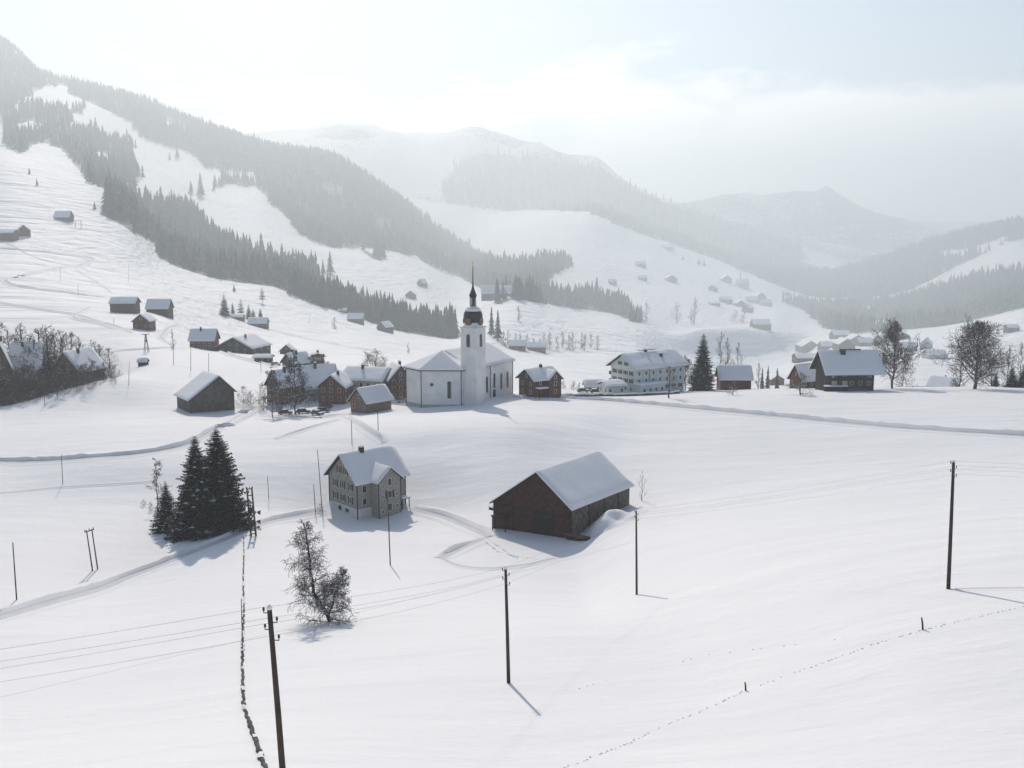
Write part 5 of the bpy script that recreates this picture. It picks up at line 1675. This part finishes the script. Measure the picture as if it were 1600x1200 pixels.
ribbon([(412, 650), (450, 652), (500, 655), (530, 648), (550, 648)], 4.0, .4, 8, '', 'road', bank2=.2)
ribbon([(430, 686), (470, 674), (510, 662), (540, 654)], 1.0, .25, 9, '', 'path', bank2=.1)
# tracks on the hills
for k, (pl, w_, b_) in enumerate([([(-20, 388), (40, 392), (100, 398), (148, 404), (135, 412), (90, 420), (40, 430), (4, 438), (20, 446), (80, 455), (170, 466)], 2.2, .8),
                   ([(0, 375), (60, 405), (130, 420), (160, 432)], 1.5, .4), ([(140, 480), (110, 497), (150, 505), (195, 517)], 1.6, .5),
                   ([(-20, 470), (60, 484), (120, 492), (170, 507), (205, 520)], 1.6, .45), ([(270, 494), (285, 492), (310, 495), (330, 500)], 1.5, .5),
                   ([(300, 520), (282, 507), (262, 514), (250, 530), (265, 538)], 1.4, .4), ([(160, 552), (230, 547), (290, 545)], 1.5, .4),
                   ([(338, 541), (360, 556), (400, 566), (430, 574)], 2.2, .6), ([(420, 514), (450, 523), (500, 533), (560, 545), (620, 553)], 2.6, .9),
                   ([(112, 418), (160, 446), (175, 458)], 1.3, .3), ([(520, 500), (590, 524), (650, 540)], 2.0, .6),
                   ([(1160, 470), (1155, 460), (1150, 450)], 4.0, .8), ([(1262, 502), (1285, 516), (1300, 528)], 5.0, 1.2)]):
    ribbon(pl, w_, b_, 20 + k, '', 'track', step=4.0)


ribbon([(1492, 921), (1540, 920), (1620, 919)], .6, .07, 42, '', 'track', bank2=.04)
ribbon([(0, 770), (90, 762), (180, 757), (238, 752)], .5, .08, 43, '', 'track', bank2=.04)


# footprints: no holes, raised clods added to cast the shade of each dent
def trail(poly, step, seed, name='footprint_trail', sz=.085, gap=.18):
    rnd = random.Random(seed)
    P = [at(x, y) for x, y in poly]
    mb = MB()
    for a, b in zip(P[:-1], P[1:]):
        d = b - a; n = max(1, int(d.length / step))
        for i in range(n):
            if rnd.random() < gap: continue
            q = a.lerp(b, (i + rnd.uniform(0, .6)) / n)
            q.x += rnd.uniform(-.12, .12); q.y += rnd.uniform(-.12, .12)
            z = gz(q.x, q.y); s = sz * rnd.uniform(.6, 1.3)
            mb.lathe([(s * 1.1, -.04), (s * .9, s * .35), (s * .4, s * .62), (.01, s * .7)], 6, (q.x, q.y, z))
    tag(mb.build(name, M_SNOW, None, smooth=True), kind='stuff')


trail([(870, 1204), (960, 1170), (1060, 1125), (1164, 1079), (1260, 1045), (1350, 1012), (1442, 985), (1520, 966), (1620, 944)], .36, 1)
trail([(900, 1078), (1000, 1048), (1100, 1024), (1220, 1010), (1330, 996)], .9, 2, sz=.075, gap=.5)
trail([(770, 848), (800, 868), (850, 876)], .35, 3, sz=.14, gap=.4)
trail([(752, 842), (778, 862), (810, 872)], .3, 4, sz=.15, gap=.4)


# ------------------------------------------------------------------ half buried dry stone wall running down the field
def ruined_wall():
    rnd = random.Random(6)
    pl = [(381, 838), (381, 870), (380, 905), (381, 940), (380, 985), (379, 1016), (379, 1060), (381, 1104), (388, 1125), (397, 1150), (406, 1178), (420, 1215)]
    P = [at(x, y) for x, y in pl]
    o = thing('stone_wall', 'dark ragged dry stone wall half buried in snow, running down the left foreground', 'wall', P[0])
    W, S = MB(), MB()
    dist = 0
    path = []
    for a, b in zip(P[:-1], P[1:]):
        n = max(2, int((b - a).length / .35))
        path += [a.lerp(b, i / n) for i in range(n)]
    top = []
    for i, q in enumerate(path):
        f = i / len(path)
        h = (.05 + .16 * f) + .09 * float(vnoise(i * .45, 3.3, 2)) + .09 * float(vnoise(i * 1.3, 1.3, 5))
        x = q.x + .10 * float(vnoise(i * .5, 8.8, 3)); wd = .10 + .05 * f + .05 * abs(float(vnoise(i * .8, 5.5, 7)))
        z = gz(x, q.y) - P[0].z
        top.append((x - P[0].x, q.y - P[0].y, z, max(-.05, h), wd))
    for (x, y, z, h, wd) in top:
        W.v += [(x - wd, y, z - .3), (x - wd * .7, y, z + h), (x + wd * .6, y, z + h * .9), (x + wd, y, z - .3)]
    for i in range(len(top) - 1):
        for c in range(3):
            a = i * 4 + c
            W.f.append((a, a + 4, a + 5, a + 1))
    W.build('rubble', M_STONE, o)
    n0 = 0
    for i in range(0, len(top) - 3):
        if float(vnoise(i * .22, 4.4, 9)) > .35:
            x, y, z, h, wd = top[i]; x2, y2, z2, h2, wd2 = top[i + 1]
            S.add([(x - wd, y, z + h + .01), (x, y, z + h + .05), (x + wd, y, z + h + .01), (x2 - wd2, y2, z2 + h2 + .01), (x2, y2, z2 + h2 + .05), (x2 + wd2, y2, z2 + h2 + .01)], [(0, 3, 4, 1), (1, 4, 5, 2)])
    s_ = S.build('snow_clumps', M_SNOW, o); s_['kind'] = 'stuff'


ruined_wall()


def low_wall():
    a = thing('hedge_wall', 'long low dark wall topped with snow in front of the hotel car park', 'wall', at(950, 618))
    P = [at(x, y) for x, y in ((868, 621), (900, 620), (940, 619), (980, 619), (1030, 617), (1062, 615))]
    mb, sb = MB(), MB()
    pts = []
    for p, q in zip(P[:-1], P[1:]):
        pts += [p.lerp(q, i / 8) for i in range(8)]
    pts.append(P[-1])
    for i, p in enumerate(pts):
        h = .75 + .2 * float(vnoise(i * .7, 2.2, 3)); v = p - a.location
        z = gz(p.x, p.y) - a.location.z
        mb.v += [(v.x, v.y - .3, z - .4), (v.x, v.y - .3, z + h), (v.x, v.y + .3, z + h), (v.x, v.y + .3, z - .4)]
        s2 = h + .34 + .16 * float(vnoise(i * .9, 6.2, 3))
        sb.v += [(v.x, v.y - .42, z + h - .04), (v.x, v.y - .25, z + s2), (v.x, v.y + .25, z + s2), (v.x, v.y + .42, z + h - .04)]
    for i in range(len(pts) - 1):
        for c in range(3):
            k = i * 4 + c
            mb.f.append((k, k + 4, k + 5, k + 1)); sb.f.append((k, k + 4, k + 5, k + 1))
    mb.build('wall', M_STONE, a); sb.build('snow_cover', M_SNOW, a, smooth=True)


low_wall()


# ------------------------------------------------------------------ cars
def make_car(label, px, py, rz, paint, snowy=False, van=False, Y=None):
    g = at(px, py) if Y is None else on(px, Y)
    o = thing('parked_car', label, 'car', (g.x, g.y, g.z + .02), rz, None)
    L, W_ = 4.2, 1.7
    lo = [(-2.1, .35), (2.1, .35), (2.12, .7), (1.95, .85), (1.0, .95), (-1.95, .98), (-2.1, .8)]
    b = MB().prism_y([(x, z) for x, z in lo], -W_ / 2, W_ / 2).build('body', paint, o)
    rf = 1.45 if not van else 1.85
    cab = [(1.0, .96), (.35, rf), (-1.35, rf), (-1.9, .99)]
    v = []
    for x, z in cab:
        yy = W_ / 2 - .05 if z < 1.1 else W_ / 2 - .22
        v += [(x, -yy, z), (x, yy, z)]
    cb = MB().add(v, [(0, 2, 3, 1), (2, 4, 5, 3), (4, 6, 7, 5), (0, 6, 4, 2), (1, 3, 5, 7), (0, 1, 7, 6)]).build('windows', M_GLASS, o)
    rfm = M_SNOW if snowy else paint
    MB().box((-.5, 0, rf + (.1 if snowy else .03)), (1.75, W_ - .4, .2 if snowy else .06)).build('snow_cover' if snowy else 'car_roof', rfm, o)
    if snowy: MB().box((1.5, 0, .98), (.95, W_ - .3, .16)).build('hood_snow', M_SNOW, o)
    for sx in (-1.3, 1.3):
        for sy in (-1, 1):
            w_ = MB().lathe([(.3, -.1), (.33, -.07), (.33, .07), (.3, .1)], 12)
            w_.v = [(x, z, y) for x, y, z in w_.v]
            t_ = w_.build('wheel', mat('tyre_rubber', (.02, .02, .02), .9, .1, 3), o, loc=(sx, sy * (W_ / 2 - .06), .33))
            h_ = MB().lathe([(.17, -.115), (.17, .115)], 8); h_.v = [(x, z, y) for x, y, z in h_.v]
            h_.build('rim', mat('rim_metal', (.4, .4, .42), .4, .1, 3, metal=.8), t_)
    for sy in (-.6, .6):
        MB().box((2.1, sy, .68), (.06, .3, .16)).build('headlight', mat('lamp_glass', (.6, .6, .6), .15, .05, 3), o)
    return o


PB = mat('black_paint', (.02, .02, .022), .25, .1, 3, spec=.6)
PG = mat('grey_blue_paint', (.10, .14, .18), .3, .1, 3, spec=.6)
PR = mat('dark_red_paint', (.10, .03, .025), .35, .1, 3, spec=.5)
PW = mat('silver_paint', (.45, .46, .47), .3, .1, 3, metal=.4)
PN = mat('green_paint', (.05, .09, .07), .3, .1, 3, spec=.6)
make_car('snow topped dark red car parked under the tall loose conifer, left one', 446, 650, R(12), PR, True, Y=296)
make_car('snow topped black car parked right of the tall loose conifer', 474, 647, R(10), PB, True, Y=298)
make_car('blue grey car at the edge of the village yard, nearest the field', 496, 653, R(-38), PG, True, Y=292)
make_car('shiny black car standing in the middle of the village yard', 505, 642, R(8), PB, Y=299)
make_car('dark van behind the shiny black car in the village yard', 509, 635, R(8), PB, van=True, Y=307)
make_car('silver car gleaming at the left corner of the church', 629, 626, R(20), PW, Y=312)
make_car('silver car glinting beside the kiosk above the village', 431, 571, R(15), PW)
make_car('snow covered green car in front of the low shed beside the hotel', 911, 613, R(5), PN, True)
make_car('snow covered dark car nearest the pale garage', 931, 614, R(5), PB, True)

# ------------------------------------------------------------------ air, sky, sun
AZ, EL = R(-14.1), R(36.1)
HAZE_D = 0.000222


def make_air():
    m = bpy.data.materials.new('haze'); m.use_nodes = True
    nt = m.node_tree; nt.nodes.clear()
    out = nt.nodes.new('ShaderNodeOutputMaterial')
    pv = nt.nodes.new('ShaderNodeVolumePrincipled')
    pv.inputs['Color'].default_value = (0.86, 0.938, 0.972, 1)
    pv.inputs['Density'].default_value = HAZE_D
    pv.inputs['Anisotropy'].default_value = 0.5
    nt.links.new(pv.outputs[0], out.inputs['Volume'])
    zlo = float(TZ.min()) - 1.0
    zhi = max(float(TZ.max()) + 45.0, CZ + 10)
    xm = float(np.abs(TX).max()) + 60
    b = MB().box((0, (SB - YA - 72) / 2, (zlo + zhi) / 2), (2 * xm, SB + 200, zhi - zlo))
    o = b.build('haze', m)
    tag(o, kind='stuff')
    print('HAZE', zlo, zhi, xm)


make_air()

w = bpy.data.worlds.new('World'); sc.world = w
w.use_nodes = True
nt = w.node_tree; N, L = nt.nodes, nt.links
bg = N['Background']
sky = N.new('ShaderNodeTexSky'); sky.sky_type = 'NISHITA'; sky.sun_disc = False
sky.sun_elevation = EL; sky.sun_rotation = AZ
sky.altitude = 1000; sky.air_density = 1.0; sky.dust_density = 1.0; sky.ozone_density = 1.0
# soft cloud banks low over the ridges
tc = N.new('ShaderNodeTexCoord')
sp_ = N.new('ShaderNodeSeparateXYZ'); L.new(tc.outputs['Generated'], sp_.inputs[0])
mp = N.new('ShaderNodeMapping'); mp.inputs['Scale'].default_value = (1, 1, 2.6)
L.new(tc.outputs['Generated'], mp.inputs['Vector'])
nz = N.new('ShaderNodeTexNoise'); nz.inputs['Scale'].default_value = 4.2; nz.inputs['Detail'].default_value = 7; nz.inputs['Roughness'].default_value = 0.55
L.new(mp.outputs[0], nz.inputs['Vector'])
el = N.new('ShaderNodeMapRange'); el.inputs['From Min'].default_value = 0.02; el.inputs['From Max'].default_value = 0.26
el.inputs['To Min'].default_value = 0.40; el.inputs['To Max'].default_value = -0.32
L.new(sp_.outputs['Z'], el.inputs['Value'])
ad = N.new('ShaderNodeMath'); ad.operation = 'ADD'; L.new(nz.outputs['Fac'], ad.inputs[0]); L.new(el.outputs[0], ad.inputs[1])
cr = N.new('ShaderNodeMapRange'); cr.interpolation_type = 'SMOOTHSTEP'
cr.inputs['From Min'].default_value = 0.50; cr.inputs['From Max'].default_value = 0.66
L.new(ad.outputs[0], cr.inputs['Value'])
mx = N.new('ShaderNodeMix'); mx.data_type = 'RGBA'
cs = N.new('ShaderNodeMath'); cs.operation = 'MULTIPLY_ADD'; cs.inputs[1].default_value = 0.86; cs.inputs[2].default_value = 0.0
L.new(cr.outputs[0], cs.inputs[0]); L.new(cs.outputs[0], mx.inputs['Factor'])
L.new(sky.outputs[0], mx.inputs['A']); 
# clouds and veil are brighter towards the sun (forward scattering)
dt = N.new('ShaderNodeVectorMath'); dt.operation = 'DOT_PRODUCT'
L.new(tc.outputs['Generated'], dt.inputs[0])
dt.inputs[1].default_value = (math.sin(AZ) * math.cos(EL), math.cos(AZ) * math.cos(EL), math.sin(EL))
fw = N.new('ShaderNodeMapRange'); fw.interpolation_type = 'SMOOTHSTEP'
fw.inputs['From Min'].default_value = 0.25; fw.inputs['From Max'].default_value = 1.0
fw.inputs['To Min'].default_value = 0.30; fw.inputs['To Max'].default_value = 1.45
L.new(dt.outputs['Value'], fw.inputs['Value'])
cc = N.new('ShaderNodeVectorMath'); cc.operation = 'SCALE'; cc.inputs[0].default_value = (18.0, 17.2, 16.2)
L.new(fw.outputs[0], cc.inputs['Scale']); L.new(cc.outputs[0], mx.inputs['B'])
L.new(mx.outputs['Result'], bg.inputs['Color'])
bg.inputs['Strength'].default_value = 0.074

sl = bpy.data.lights.new('sun', 'SUN'); sl.energy = 2.9; sl.angle = R(0.55); sl.color = (1.0, 0.895, 0.785)
so = bpy.data.objects.new('sun', sl); COL.objects.link(so)
sd = Vector((math.sin(AZ) * math.cos(EL), math.cos(AZ) * math.cos(EL), math.sin(EL)))
so.rotation_euler = sd.to_track_quat('Z', 'Y').to_euler()
so.location = (0, 0, 400)

vs_ = sc.view_settings
sc.display_settings.display_device = 'sRGB'
vs_.view_transform = 'Standard'
try: vs_.look = 'None'
except Exception: pass
vs_.exposure = 0.33; vs_.gamma = 1.0
cy = sc.cycles
cy.max_bounces = 6; cy.diffuse_bounces = 3; cy.glossy_bounces = 2; cy.transmission_bounces = 2
cy.volume_bounces = 2
cy.use_denoising = True
